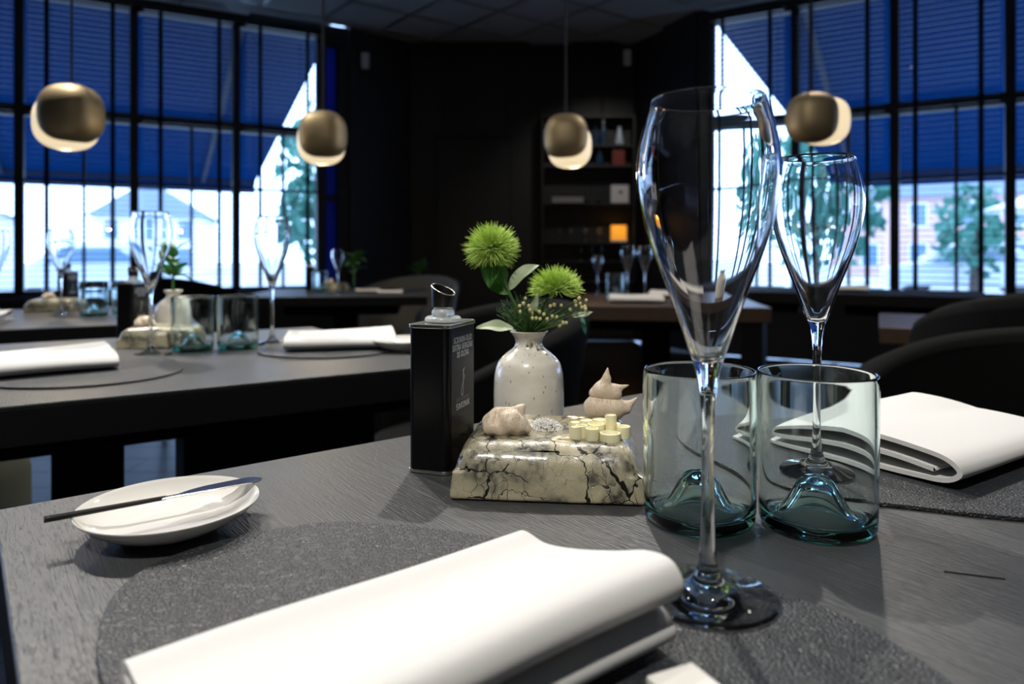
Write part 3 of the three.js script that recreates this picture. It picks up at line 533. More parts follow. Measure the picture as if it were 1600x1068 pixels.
const tinW = 0.0355, tinD = 0.0590, tinH = 0.1195;
const tinTurn = -0.325;
let tin;
{ // local: left face towards +z (width tinW along x), printed face towards +x (tinD along -z)
  tin = thing('oil_tin', 'black rectangular olive oil tin with white print and a pourer, left of the vase', 'oil tin', [0, 0, 0], 0, 'black olive oil tins');
  const rr4 = (w, d, r) => { const s = new THREE.Shape(), a = w / 2 - r, b = d / 2 - r; s.absarc(a, b, r, 0, Math.PI / 2); s.absarc(-a, b, r, Math.PI / 2, Math.PI); s.absarc(-a, -b, r, Math.PI, Math.PI * 1.5); s.absarc(a, -b, r, Math.PI * 1.5, Math.PI * 2); s.closePath(); return s; };
  const ex = (s, h, y, bev = 0) => { const g = new THREE.ExtrudeGeometry(s, { depth: h, bevelEnabled: bev > 0, bevelSize: bev, bevelThickness: bev, bevelSegments: 3, curveSegments: 10 }); g.rotateX(-Math.PI / 2); g.translate(0, y, 0); return g; };
  mesh('body', ex(rr4(tinW, tinD, 0.006), tinH - 0.004, 0.002), M.tin, tin);
  const hole = (w, d, r, t) => { const s = rr4(w, d, r); s.holes.push(new THREE.Path(rr4(w - t, d - t, r - t / 2 + 0.0001).getPoints(10))); return s; };
  mesh('top_rim', ex(hole(tinW + 0.0012, tinD + 0.0012, 0.0064, 0.0022), 0.0022, tinH - 0.0032, 0.0004), M.chrome, tin);
  mesh('bottom_rim', ex(hole(tinW + 0.0012, tinD + 0.0012, 0.0064, 0.0022), 0.0018, 0.0006, 0.0004), M.chrome, tin);
  mesh('lid', ex(rr4(tinW - 0.002, tinD - 0.002, 0.005), 0.001, tinH - 0.0022), M.chrome, tin);
  const p = new THREE.PlaneGeometry(tinD - 0.011, tinH - 0.010); p.rotateY(Math.PI / 2); p.translate(tinW / 2 + 0.00025, tinH / 2, 0);
  mesh('printed_face', p, phy({ map: printMap, roughness: 0.3, specularIntensity: 0.55 }), tin);
  mesh('pourer_flange', lathe([[0, 0], [0.0148, 0], [0.0155, 0.0012], [0.0150, 0.003], [0.0135, 0.0044], [0, 0.0046]], 40), M.plastic, tin).position.y = tinH - 0.0005;
  mesh('pourer_collar', lathe([[0.009, 0], [0.0098, 0.0018], [0.0092, 0.0046], [0.0074, 0.0064], [0.0074, 0.0086], [0, 0.0086]], 36), M.plastic, tin).position.y = tinH + 0.0041;
  // spout: tube cut on a slant with a bright rim
  const N = 40, r = 0.0092, pos = [], idx = [], y0 = tinH + 0.0118, yt = (a) => y0 + 0.0142 - 0.0044 * Math.cos(a - 0.25);
  const rim = [];
  for (let i = 0; i <= N; i++) { const a = i / N * Math.PI * 2, k = r + 0.0008; pos.push(r * Math.cos(a), y0, r * Math.sin(a), k * Math.cos(a), yt(a), k * Math.sin(a), (k - 0.0012) * Math.cos(a), yt(a), (k - 0.0012) * Math.sin(a), (r - 0.0012) * Math.cos(a), y0, (r - 0.0012) * Math.sin(a)); rim.push([(k - 0.0004) * Math.cos(a), yt(a), (k - 0.0004) * Math.sin(a)]); }
  for (let i = 0; i < N; i++) for (let j = 0; j < 4; j++) { const A = i * 4 + j, B = i * 4 + (j + 1) % 4; idx.push(A, B, A + 4, B, B + 4, A + 4); }
  const g = new THREE.BufferGeometry(); g.setAttribute('position', new THREE.Float32BufferAttribute(pos, 3)); g.setIndex(idx); g.computeVertexNormals(); mesh('spout', g, M.spout, tin);
  rim.pop(); const rc = new THREE.CatmullRomCurve3(rim.map((q) => V3(...q)), true); mesh('spout_rim', new THREE.TubeGeometry(rc, 60, 0.00055, 8, true), M.chrome, tin);
  const cA = [-0.0809, -0.5665], cF = [-0.047, -0.555], cR = [-0.0335, -0.613];
  tin.position.set((cA[0] + cR[0]) / 2 - 0.0005, TABLE + 0.0004, (cA[1] + cR[1]) / 2); tin.rotation.y = tinTurn;
}
dup(tin, 'oil_tin', 'black oil tin beside the small plant on the second table', [-0.775, TABLE + 0.0004, -1.44], -0.1);
dup(tin, 'oil_tin', 'black oil tin at far left on the third table', [-1.47, TABLE + 0.0004, -2.33], -0.1);
dup(tin, 'oil_tin', 'black oil tin on the table under the inner end of the windows', [-0.975, TABLE + 0.0004, -3.4], 0.1);

// ------------------------------------------------------------------ crackle glazed serving block
const crack = (u, v) => { // metres -> 0 in a crack .. 1 on glaze, and tone
  const wx = u + 0.014 * (fbm(u * 40, v * 40, 1e6, 3) - 0.5) + 0.0028 * (noise(u * 420, v * 420) - 0.5), wy = v + 0.014 * (fbm(u * 40 + 31, v * 40, 1e6, 3) - 0.5) + 0.0028 * (noise(u * 420 + 7, v * 420) - 0.5);
  const [a, b, id] = voronoi(wx * 40 + 3, wy * 36 + 5), n1 = noise(u * 70 + 3, v * 70), w1 = 0.085 * n1 * n1 * n1 + (noise(u * 30 + 8, v * 30) > 0.36 ? 0.016 : -0.05);
  const [c, d] = voronoi(wx * 110 + 13, wy * 75), w2 = 0.10 * (noise(u * 34 + 50, v * 34) - 0.56);
  return [Math.min(Math.max(0, Math.min(1, (b - a - w1) / 0.012)), Math.max(0, Math.min(1, (d - c - w2) / 0.03))), id];
};
const SB = 0.24, GN = 1280, glazeA = new Uint8Array(GN * GN * 4), glazeH = new Uint8Array(GN * GN * 4);
for (let j = 0; j < GN; j++) for (let i = 0; i < GN; i++) {
  const x = i / GN * SB, y = j / GN * SB, [k, id] = crack(x, y), n = fbm(x * 55, y * 55, 1e6, 3), m = noise(x * 330, y * 330), s = noise(x * 2400, y * 2400);
  let c = mixc([0.71, 0.68, 0.57], [0.53, 0.52, 0.45], (n - 0.28) * 2.2 + 0.3 * (id - 0.5));
  c = mixc(c, [0.20, 0.20, 0.17], Math.max(0, n - 0.42) * 3.2 * Math.max(0, m + 0.5 * s - 0.52) * 2.2);
  c = mixc([0.03, 0.03, 0.027], c.map((q) => q * (0.92 + 0.14 * s)), k); const o = (j * GN + i) * 4;
  for (let q = 0; q < 3; q++) glazeA[o + q] = Math.min(255, c[q] * 255); glazeH[o] = glazeH[o + 1] = glazeH[o + 2] = 255 * (0.55 * k + 0.35 * n + 0.1 * s); glazeA[o + 3] = glazeH[o + 3] = 255;
}
const dt = (a, srgb) => { const t = new THREE.DataTexture(a, GN, GN); t.wrapS = t.wrapT = THREE.RepeatWrapping; t.magFilter = THREE.LinearFilter; if (srgb) t.colorSpace = THREE.SRGBColorSpace; t.needsUpdate = true; return t; };
const glazeMap = dt(glazeA, true), glazeBump = dt(glazeH, false);
M.glaze = phy({ map: glazeMap, bumpMap: glazeBump, bumpScale: 0.0011, roughness: 0.33, clearcoat: 0.5, clearcoatRoughness: 0.15 });
function blockGeo(hx, hy, hz, r, taper) {
  const g = new THREE.BoxGeometry(2 * hx, 2 * hy, 2 * hz, 90, 34, 70), p = g.attributes.position, n = g.attributes.normal, t = new Float32Array(p.count * 2);
  for (let i = 0; i < p.count; i++) {
    let x = p.getX(i), y = p.getY(i), z = p.getZ(i); const nx = n.getX(i), ny = n.getY(i), nz = n.getZ(i);
    if (Math.abs(ny) > 0.5) { t[2 * i] = x + 0.1; t[2 * i + 1] = z + 0.1; } else if (Math.abs(nz) > 0.5) { t[2 * i] = x + 0.1; t[2 * i + 1] = nz * (hz + hy - y) + 0.1; } else { t[2 * i] = nx * (hx + hy - y) + 0.1; t[2 * i + 1] = z + 0.1; }
    const R = y > 0 ? r : 0.003, q = [x, y, z].map((a, k) => { const h = [hx, hy, hz][k] - R; return Math.max(-h, Math.min(h, a)); }), d = V3(x - q[0], y - q[1], z - q[2]);
    if (d.lengthSq() > 0) { d.normalize().multiplyScalar(R); x = q[0] + d.x; y = q[1] + d.y; z = q[2] + d.z; }
    const k = (y + hy) / (2 * hy), s = 1 - taper * k * k;
    x *= s; z *= 1 - taper * 0.9 * k * k; const e = 0.0016 * (fbm(x * 40 + 9, z * 40 + y * 50) - 0.5) * 2; y += ny > 0.5 ? e - 0.0035 * Math.exp(-((x + 0.005) ** 2 + (z + 0.005) ** 2) / 0.0006) : 0; x += nx * e; z += nz * e;
    p.setXYZ(i, x, y + hy, z);
  }
  g.setAttribute('uv', new THREE.BufferAttribute(t.map((q) => q / SB), 2));
  const c = mergeVertices(new THREE.BufferGeometry().setAttribute('position', p.clone()).setIndex(g.index.clone()), 1e-6); c.computeVertexNormals();
  // smooth normals back onto the split mesh
  const map = new Map(), cp = c.attributes.position, key = (a, i) => [a.getX(i), a.getY(i), a.getZ(i)].map((q) => Math.round(q * 2e5)).join();
  for (let i = 0; i < cp.count; i++) map.set(key(cp, i), i);
  for (let i = 0; i < p.count; i++) { const j = map.get(key(p, i)); if (j !== undefined) n.setXYZ(i, c.attributes.normal.getX(j), c.attributes.normal.getY(j), c.attributes.normal.getZ(j)); }
  return g;
}
const BX = 0.030, BZ = -0.556, BTURN = -0.10, BH = 0.0385;
const block = mesh('serving_block', blockGeo(0.0695, BH / 2, 0.0615, 0.016, 0.10), M.glaze);
block.position.set(BX, TABLE + 0.0004, BZ); block.rotation.y = BTURN;
tag(block, 'grey glazed ceramic serving block with black crackle, holding butter and salt', 'serving block', 'crackle glazed serving blocks');
dup(block, 'serving_block', 'grey crackle serving block between oil tin and tumblers on the second table', [-0.675, TABLE + 0.0004, -1.37], 0.2);
dup(block, 'serving_block', 'grey crackle serving block at far left on the third table', [-1.43, TABLE + 0.0004, -2.21], 0.2);
dup(block, 'serving_block', 'grey crackle serving block on the table under the inner end of the windows', [-0.87, TABLE + 0.0004, -3.44], 0.1);

// smooth creams: rounded tapered capsules blended, meshed by marching cubes
function blob(bones, res, half, k, ridge = 0) { // bones [a, b, ra, rb]
  const mc = new MarchingCubes(res, M.cream, false, false, 200000); mc.isolation = 0;
  let f = 0; const smin = (a, b) => { const h = Math.max(k - Math.abs(a - b), 0) / k; return Math.min(a, b) - h * h * k / 4; };
  for (let z = 0; z < res; z++) for (let y = 0; y < res; y++) for (let x = 0; x < res; x++) {
    const p = [x, y, z].map((q) => (q - res / 2) / (res / 2) * half); let d = 9;
    for (const [a, b, ra, rb] of bones) {
      const ab = [b[0] - a[0], b[1] - a[1], b[2] - a[2]], ap = [p[0] - a[0], p[1] - a[1], p[2] - a[2]], t = Math.max(0, Math.min(1, (ab[0] * ap[0] + ab[1] * ap[1] + ab[2] * ap[2]) / (ab[0] ** 2 + ab[1] ** 2 + ab[2] ** 2 + 1e-12)));
      d = smin(d, Math.hypot(ap[0] - ab[0] * t, ap[1] - ab[1] * t, ap[2] - ab[2] * t) - (ra + (rb - ra) * t));
    }
    if (ridge) d += ridge * Math.sin(p[0] * 520 + p[1] * 330 + 2 * Math.sin(p[2] * 150));
    mc.field[f++] = -d;
  }
  mc.update();
  const g = new THREE.BufferGeometry(), c = mc.count;
  g.setAttribute('position', new THREE.BufferAttribute(mc.positionArray.slice(0, c * 3).map((q) => q * half), 3));
  const m = mergeVertices(g, half * 1e-5); m.computeVertexNormals(); m.setAttribute('uv', new THREE.BufferAttribute(new Float32Array(m.attributes.position.count * 2), 2));
  { const p = m.attributes.position, u = m.attributes.uv; for (let i = 0; i < p.count; i++) u.setXY(i, (p.getX(i) + p.getZ(i) * 0.3) * 20, (p.getY(i) + p.getZ(i)) * 20); }
  return m;
}
const creamMap = tex(512, 512, (u, v) => { const s = voronoi(u * 60, v * 60, 60), n = fbm(u * 12, v * 12, 12); let c = mixc([0.97, 0.91, 0.82], [0.92, 0.83, 0.72], n * 1.6 - 0.3); if (s[0] < 0.16 && s[2] > 0.55) c = [0.42, 0.25, 0.17]; return c; }, true);
M.cream.map = creamMap; M.cream.color.set(0xffffff); M.cream.bumpMap = feltBump; M.cream.bumpScale = 0.0002;
const topY = TABLE + BH - 0.0005;
function onBlock(px, py) { const p = at(px, py, BH); return p; }
{
  const g = blob([[[-0.011, 0.007, -0.002], [-0.006, 0.009, -0.004], 0.0085, 0.0095], [[-0.0125, 0.004, 0.004], [-0.002, 0.004, 0.004], 0.006, 0.007], [[0.003, 0.008, 0.0035], [0.0075, 0.006, 0.003], 0.0098, 0.0085], [[0.004, 0.012, 0.0], [0.009, 0.016, -0.002], 0.0062, 0.004], [[0.009, 0.016, -0.002], [0.0145, 0.0215, -0.002], 0.0042, 0.0004], [[0.010, 0.003, 0.002], [0.0135, 0.003, 0.003], 0.006, 0.0045], [[-0.004, 0.016, -0.001], [0.006, 0.0175, 0.000], 0.0022, 0.0022]], 64, 0.028, 0.0022, 0.00028);
  const m = mesh('cream_dollop', g, M.cream); const p = at(793, 681, BH); m.position.set(p[0], topY + 0.0012, p[2] - 0.010);
  tag(m, 'speckled beige whipped butter dollop lying at the left front of the serving block', 'butter', 'whipped butter dollops');
}
{
  const g = blob([[[-0.011, 0.0085, 0], [0.004, 0.0075, 0.001], 0.0105, 0.0095], [[0.004, 0.0075, 0.001], [0.013, 0.0085, 0.001], 0.009, 0.0055], [[0.013, 0.0085, 0.001], [0.0235, 0.0165, 0.0], 0.0052, 0.0003]], 64, 0.03, 0.002, 0.0002);
  const g2 = blob([[[-0.011, 0.0, 0.001], [-0.009, 0.0, 0.001], 0.0045, 0.005], [[-0.006, 0.0015, 0], [0.005, 0.000, 0], 0.0075, 0.007], [[-0.003, 0.006, 0], [-0.001, 0.012, 0], 0.006, 0.0036], [[-0.001, 0.012, 0], [0.0005, 0.0225, 0], 0.0034, 0.0002], [[0.006, 0.003, 0], [0.0175, 0.0065, 0], 0.0048, 0.0003]], 64, 0.03, 0.002, 0.0002);
  const p = at(952, 652, BH); const t = thing('cream_dollop', 'two tiered beige whipped butter swirl with pointed peaks at the back of the block', 'butter', [p[0], topY + 0.0006, p[2]], 0, 'whipped butter dollops');
  mesh('lower_swirl', g, M.cream, t); const u = mesh('upper_swirl', g2, M.cream, t); u.position.set(-0.0015, 0.0205, 0);
}
{
  const src = scene.getObjectByName('cream_dollop'), y = topY + 0.0012;
  dup(src, 'cream_dollop', 'beige butter dollop on the serving block of the second table', [-0.70, y, -1.345], 0.4);
  dup(src, 'cream_dollop', 'beige butter dollop on the serving block of the third table', [-1.44, y, -2.19], 0.4);
  dup(src, 'cream_dollop', 'beige butter dollop on the serving block under the inner end of the windows', [-0.885, y, -3.42], 0.2);
}
{ // moulded butter: a cluster of small round cups
  const c = at(940, 684, BH), t = thing('moulded_butter', 'pale yellow butter moulded as a cluster of small round cups', 'butter', [c[0], topY + 0.0002, c[2] - 0.004], -0.05);
  const cup = (x, z, r, h, solid) => { const w = solid ? 0.0006 : Math.min(0.0016, r * 0.3), e = 0.0004; const g = lathe([[0, 0], [r - e, 0], [r, e], [r, h - e], [r - e, h], [r - w + e, h], [r - w, h - e], [r - w, h - (solid ? 0.0008 : Math.min(0.0035, h * 0.5))], [0, h - (solid ? 0.0009 : Math.min(0.0038, h * 0.5))]], 36); g.translate(x, 0, z); mesh('butter_cup', g, M.butter, t); };
  cup(0.0060, 0.0105, 0.0078, 0.0062); cup(-0.0070, 0.0085, 0.0050, 0.0088); cup(-0.0145, 0.003, 0.0046, 0.0095); cup(-0.0190, 0.0055, 0.0048, 0.0092, 1); cup(-0.0035, -0.0005, 0.0064, 0.0100); cup(0.0075, -0.0015, 0.0044, 0.0165, 1); cup(0.0165, 0.002, 0.0054, 0.0090); cup(-0.0190, -0.0065, 0.0048, 0.0098, 1); cup(-0.0105, -0.0085, 0.0056, 0.0108, 1); cup(-0.0005, -0.0098, 0.0058, 0.0112, 1); cup(0.0115, -0.0085, 0.0045, 0.0086, 1);
}
{ // salt
  const c = at(852, 668, BH - 0.002), parts = [];
  for (let i = 0; i < 900; i++) { const a = rr(0, 6.283), q = Math.sqrt(rnd()), s = rr(0.0005, 0.0011), g = bx(s, s * rr(0.5, 1), s); g.rotateX(rr(0, 3)); g.rotateY(rr(0, 3)); g.translate(Math.cos(a) * q * 0.0150, 0.0085 * (1 - q * q) * rr(0.4, 1), Math.sin(a) * q * 0.0105); parts.push(g); }
  const m = mesh('salt_pile', merge(parts), M.salt); m.position.set(c[0], topY - 0.0018, c[2]); m.userData.kind = 'stuff'; tag(m, 'small pile of coarse white salt between the butters on the serving block', 'salt');
}

// ------------------------------------------------------------------ vase and flowers
const vaseMap = tex(512, 512, (u, v) => {
  const n = fbm(u * 10, v * 24, 10), s = voronoi(u * 46, v * 30, 46), band = noise(1, v * 60); let c = mixc([0.96, 0.95, 0.91], [0.87, 0.85, 0.80], n * 1.5 - 0.25 + 0.25 * band);
  const cu = (u * 15) % 1, col = hsh(Math.floor(u * 15), 5), len = 0.40 + 0.09 * col, wd = v < len + 0.012 ? 0.16 : 0.07;
  if (v > len && v < 0.49 && Math.abs(cu - 0.5 - 0.25 * Math.sin(v * 60 + col * 9)) < wd && col > 0.25) c = mixc(c, [0.42, 0.36, 0.26], 0.8);
  if (s[0] < 0.1 && s[2] > 0.7) c = [0.45, 0.38, 0.3]; return c;
}, true);
M.vase = phy({ map: vaseMap, roughness: 0.22, clearcoat: 0.7, clearcoatRoughness: 0.08 });
const VX = 0.0165, VZ = -0.690;
const vaseGeo = new THREE.LatheGeometry(sp([[0.0, 0.0012], [0.026, 0.0004], [0.032, 0.003], [0.0338, 0.012], [0.0343, 0.030], [0.0342, 0.045], [0.0330, 0.060], [0.0295, 0.0705], [0.0220, 0.0785], [0.0150, 0.0840], [0.0130, 0.0885], [0.0142, 0.0935], [0.0175, 0.0985], [0.0186, 0.1000], [0.0176, 0.1005], [0.0140, 0.0955], [0.0108, 0.089], [0.0125, 0.083], [0.027, 0.068], [0.031, 0.045], [0.030, 0.008], [0, 0.006]], 120), 64);
const vase = thing('bud_vase', 'cream glazed bottle shaped bud vase with flowers, behind the serving block', 'vase', [VX, TABLE + 0.0004, VZ], 0.4, 'cream bud vases');
mesh('vase_body', vaseGeo, M.vase, vase);
dup(vase, 'bud_vase', 'cream bud vase behind the tumblers on the second table', [-0.71, TABLE + 0.0004, -1.475], 1);
dup(vase, 'bud_vase', 'cream bud vase on the oak table right of the tall champagne glass', [0.80, TABLE + 0.0004, -2.56], 1);
function spiky(rx, ry, n, len, half) { // ball of fine curled bracts
  const gs = [];
  for (let i = 0; i < n; i++) {
    const y = half ? rr(-0.25, 1) : rr(-0.75, 1), a = rr(0, 6.283), q = Math.sqrt(1 - y * y), d = V3(q * Math.cos(a), y, q * Math.sin(a)), base = V3(d.x * rx * 0.35, d.y * ry * 0.35, d.z * rx * 0.35), L = len * rr(0.8, 1.15);
    const tip = V3(d.x * (rx * 0.45 + L) + rr(-1, 1) * L * 0.28, d.y * (ry * 0.45 + L) + rr(-0.6, 0.6) * L * 0.28, d.z * (rx * 0.45 + L) + rr(-1, 1) * L * 0.28), mid = base.clone().lerp(tip, 0.6).add(V3(rr(-1, 1), rr(-1, 1), rr(-1, 1)).multiplyScalar(L * 0.10));
    const c = new THREE.QuadraticBezierCurve3(base, mid, tip), pos = [], idx = [], w0 = rr(0.00040, 0.00065), S = 4, side = V3(rr(-1, 1), rr(-1, 1), rr(-1, 1)).cross(d).normalize(), up = side.clone().cross(d).normalize();
    for (let k = 0; k <= S; k++) { const t = k / S, p = c.getPoint(t), w = w0 * (1 - 0.75 * t); for (let j = 0; j < 3; j++) { const an = j * 2.094, o = side.clone().multiplyScalar(Math.cos(an) * w).addScaledVector(up, Math.sin(an) * w); pos.push(p.x + o.x, p.y + o.y, p.z + o.z); } }
    for (let k = 0; k < S; k++) for (let j = 0; j < 3; j++) { const A = k * 3 + j, B = k * 3 + (j + 1) % 3; idx.push(A, B, A + 3, B, B + 3, A + 3); }
    const g = new THREE.BufferGeometry(); g.setAttribute('position', new THREE.Float32BufferAttribute(pos, 3)); g.setIndex(idx); g.computeVertexNormals(); gs.push(g);
  }
  return mergeGeometries(gs);
}
function leafGeo(L, w, bend, fold, curl = 0) { // along +x
  const g = new THREE.PlaneGeometry(1, 1, 18, 8), p = g.attributes.position;
  for (let i = 0; i < p.count; i++) { const t = p.getX(i) + 0.5, s = p.getY(i) * 2, ww = w * Math.pow(Math.sin(Math.PI * Math.pow(t, 0.8) * 0.98 + 0.03), 0.9); const a = bend * t; p.setXYZ(i, L * (Math.abs(bend) > 0.01 ? Math.sin(a) / bend : t), L * (Math.abs(bend) > 0.01 ? (1 - Math.cos(a)) / bend : 0) + fold * Math.abs(s) * ww + curl * 0.0012 * Math.sin(t * 9) * s, s * ww); }
  g.computeVertexNormals(); return g;
}
function leafTo(parent, mat, base, tip, w, facing, bend) { // a leaf blade from base to tip, its upper side turned towards facing
  const b = V3(...base), x = V3(...tip).sub(b), L = x.length(); x.normalize(); const n = V3(...facing); n.addScaledVector(x, -n.dot(x)).normalize(); const z = x.clone().cross(n);
  const g = new THREE.PlaneGeometry(1, 1, 20, 8), p = g.attributes.position;
  for (let i = 0; i < p.count; i++) { const t = p.getX(i) + 0.5, s = p.getY(i) * 2, ww = w * Math.pow(Math.sin(Math.PI * Math.min(0.995, 0.04 + 0.955 * Math.pow(t, 0.85))), 0.8); p.setXYZ(i, L * t, L * bend * 4 * t * (1 - t) + 0.22 * Math.abs(s) * ww + 0.0007 * Math.sin(t * 11) * s, -s * ww); }
  g.applyMatrix4(new THREE.Matrix4().makeBasis(x, n, z).setPosition(b)); g.computeVertexNormals(); return mesh('leaf', g, mat, parent);
}
function leaf(parent, mat, L, w, bend, fold, pos, rot, curl) { const m = mesh('leaf', leafGeo(L, w, bend, fold, curl), mat, parent); m.position.set(...pos); m.rotation.set(...rot, 'YXZ'); return m; }
const atD = (px, py, d) => [(px - 800) / FOCAL * d, EYE - (py - HORIZON) / FOCAL * d, -d]; // a place at a known depth
const mouth = [VX, TABLE + 0.098, VZ];
{ // first flower: tall, leaning left
  const D = 0.68, top = atD(768, 388, D), t = thing('dianthus_flower', 'taller fluffy lime green flower leaning left out of the vase', 'flower', top, 0, 'fluffy lime green flowers');
  const L = (p) => [p[0] - top[0], p[1] - top[1], p[2] - top[2]];
  mesh('bloom', spiky(0.022, 0.020, 1500, 0.0150, false), M.bloom, t);
  mesh('stem', tube([L([VX + 0.002, TABLE + 0.03, VZ]), L([VX - 0.003, mouth[1], VZ]), L(atD(790, 445, D)), L(atD(776, 405, D)), [0, -0.004, 0]], 0.0015), M.stem, t);
  leafTo(t, M.leafDark, L(atD(795, 458, D)), L(atD(750, 412, D + 0.004)), 0.0095, [0.2, 0.1, 1], -0.16);
  leafTo(t, M.leafDark, L(atD(777, 408, D)), L(atD(764, 449, D - 0.006)), 0.0080, [-0.5, 0.1, 1], 0.12);
  leafTo(t, M.leafDark, L(atD(781, 414, D)), L(atD(792, 437, D + 0.004)), 0.0040, [0.5, 0.1, 1], 0.10);
  leafTo(t, M.leafPale, L(atD(796, 452, D)), L(atD(843, 414, D + 0.006)), 0.0066, [-0.2, 0.75, 1], 0.22);
}
{
  const D = 0.675, top = atD(869, 452, D), t = thing('dianthus_flower', 'lower fluffy lime green flower on the right of the vase', 'flower', top, 0, 'fluffy lime green flowers');
  const L = (p) => [p[0] - top[0], p[1] - top[1], p[2] - top[2]];
  mesh('bloom', spiky(0.023, 0.018, 1300, 0.0140, true), M.bloom, t);
  mesh('stem', tube([L([VX - 0.002, TABLE + 0.03, VZ]), L([VX + 0.004, mouth[1], VZ + 0.003]), L(atD(848, 480, D)), [0, 0, 0]], 0.0014), M.stem, t);
}
{ // filler sprig: thin needles, cream berries and pale leaves
  const t = thing('berry_sprig', 'sprig of thin green needles with small cream berries in the vase', 'plant', mouth, 0);
  const L = (p) => [p[0] - mouth[0], p[1] - mouth[1], p[2] - mouth[2]];
  const needles = [];
  for (let i = 0; i < 150; i++) {
    const a = rr(-1.15, 1.25), el = rr(0.012, 0.040), z = rr(-0.014, 0.014), k = rr(0.3, 1), x = Math.sin(a) * el * 1.05, y = Math.cos(a) * el;
    needles.push(new THREE.TubeGeometry(new THREE.QuadraticBezierCurve3(V3(x * 0.15, -0.01, z * 0.1), V3(x * 0.45, y * 0.6, z * 0.6), V3(x, y, z)), 5, 0.00042, 3));
    if (i % 2) for (let j = 0; j < 5; j++) { const b = 0.45 + j * 0.12, q = rr(-1, 1) * 0.009; needles.push(new THREE.TubeGeometry(new THREE.LineCurve3(V3(x * b, y * b, z * b), V3(x * b + q, y * b + 0.006, z * b + rr(-0.006, 0.006))), 1, 0.00035, 3)); }
  }
  mesh('needles', merge(needles), M.needle, t).userData.kind = 'stuff';
  const berry = new THREE.SphereGeometry(0.0017, 14, 10); berry.scale(1, 1.15, 1);
  const B = [[821, 466], [826, 478], [818, 474], [813, 487], [831, 490], [843, 487], [838, 497], [850, 491], [832, 497], [844, 498], [860, 478], [866, 476], [877, 477], [863, 494], [870, 495], [874, 508], [880, 504], [885, 504], [899, 471], [907, 474], [916, 469], [914, 479], [905, 466], [891, 483], [900, 477], [853, 500], [828, 484], [909, 480], [839, 484], [915, 483], [855, 498], [812, 478]];
  for (const [px, py] of B) { const d = 0.655 + rr(-0.008, 0.008), m = mesh('berry', berry, M.berry, t), q = L(atD(px, py, d)); m.position.set(...q); m.scale.setScalar(rr(0.85, 1.15)); mesh('stalk', new THREE.TubeGeometry(new THREE.QuadraticBezierCurve3(V3(0, 0, 0), V3(-q[0] * 0.4, -q[1] * 0.3, -q[2] * 0.2), V3(-q[0] * 0.9, -q[1] * 0.95, -q[2] * 0.9)), 6, 0.0004, 4), M.stem, m); }
  leafTo(t, M.leafPale, L(atD(802, 513, 0.672)), L(atD(744, 512, 0.665)), 0.0075, [0, 1, 0.75], 0.06);
  leafTo(t, M.leafPale, L(atD(893, 492, 0.67)), L(atD(927, 487, 0.66)), 0.0042, [0, 1, 0.8], -0.08);
  leafTo(t, M.leafPale, L(atD(828, 490, 0.665)), L(atD(841, 458, 0.66)), 0.0035, [0.2, 0.2, 1], 0.1);
  leafTo(t, phy({ color: lin(0.10, 0.32, 0.25), roughness: 0.5, transmission: 0.3, thickness: 0, side: THREE.DoubleSide }), L(atD(908, 494, 0.68)), L(atD(915, 523, 0.675)), 0.0024, [0.3, 0.2, 1], 0.05);
}
function smallPlant(label, p, h, w, n) {
  const t = thing('potted_sprig', label, 'plant', p, 0, 'green sprigs on the other tables');
  for (let i = 0; i < n; i++) { const a = i * 2.4, k = rr(0.3, 1), y = h * rr(0.35, 0.95), m = mesh('leaf', leafGeo(w * 0.75, w * 0.24, rr(-1.2, 0.3), 0.2), M.leafDark, t); m.position.set(Math.cos(a) * w * 0.15 * k, y, Math.sin(a) * w * 0.15 * k); m.rotation.set(0, a, rr(0.2, 1.1), 'YXZ'); }
  mesh('stem', cyl(0.003, 0.002, h, 0, -0.0, 0), M.stem, t);
}
smallPlant('green leafy sprig standing in the vase on the second table', [-0.71, TABLE + 0.09, -1.475], 0.10, 0.055, 16);
smallPlant('green leafy sprig on the table under the inner end of the windows', [-0.79, TABLE + 0.02, -3.52], 0.16, 0.09, 16);
smallPlant('small green sprig at the far end right of the grey tub chair', [-0.62, TABLE + 0.02, -4.70], 0.09, 0.11, 12);
table('dark small table at the back behind the oil tin', [-0.86, -4.98], 0.0, 0.5, 0.44, 0.04, M.black, M.black, [[0.25, 0.25]]);

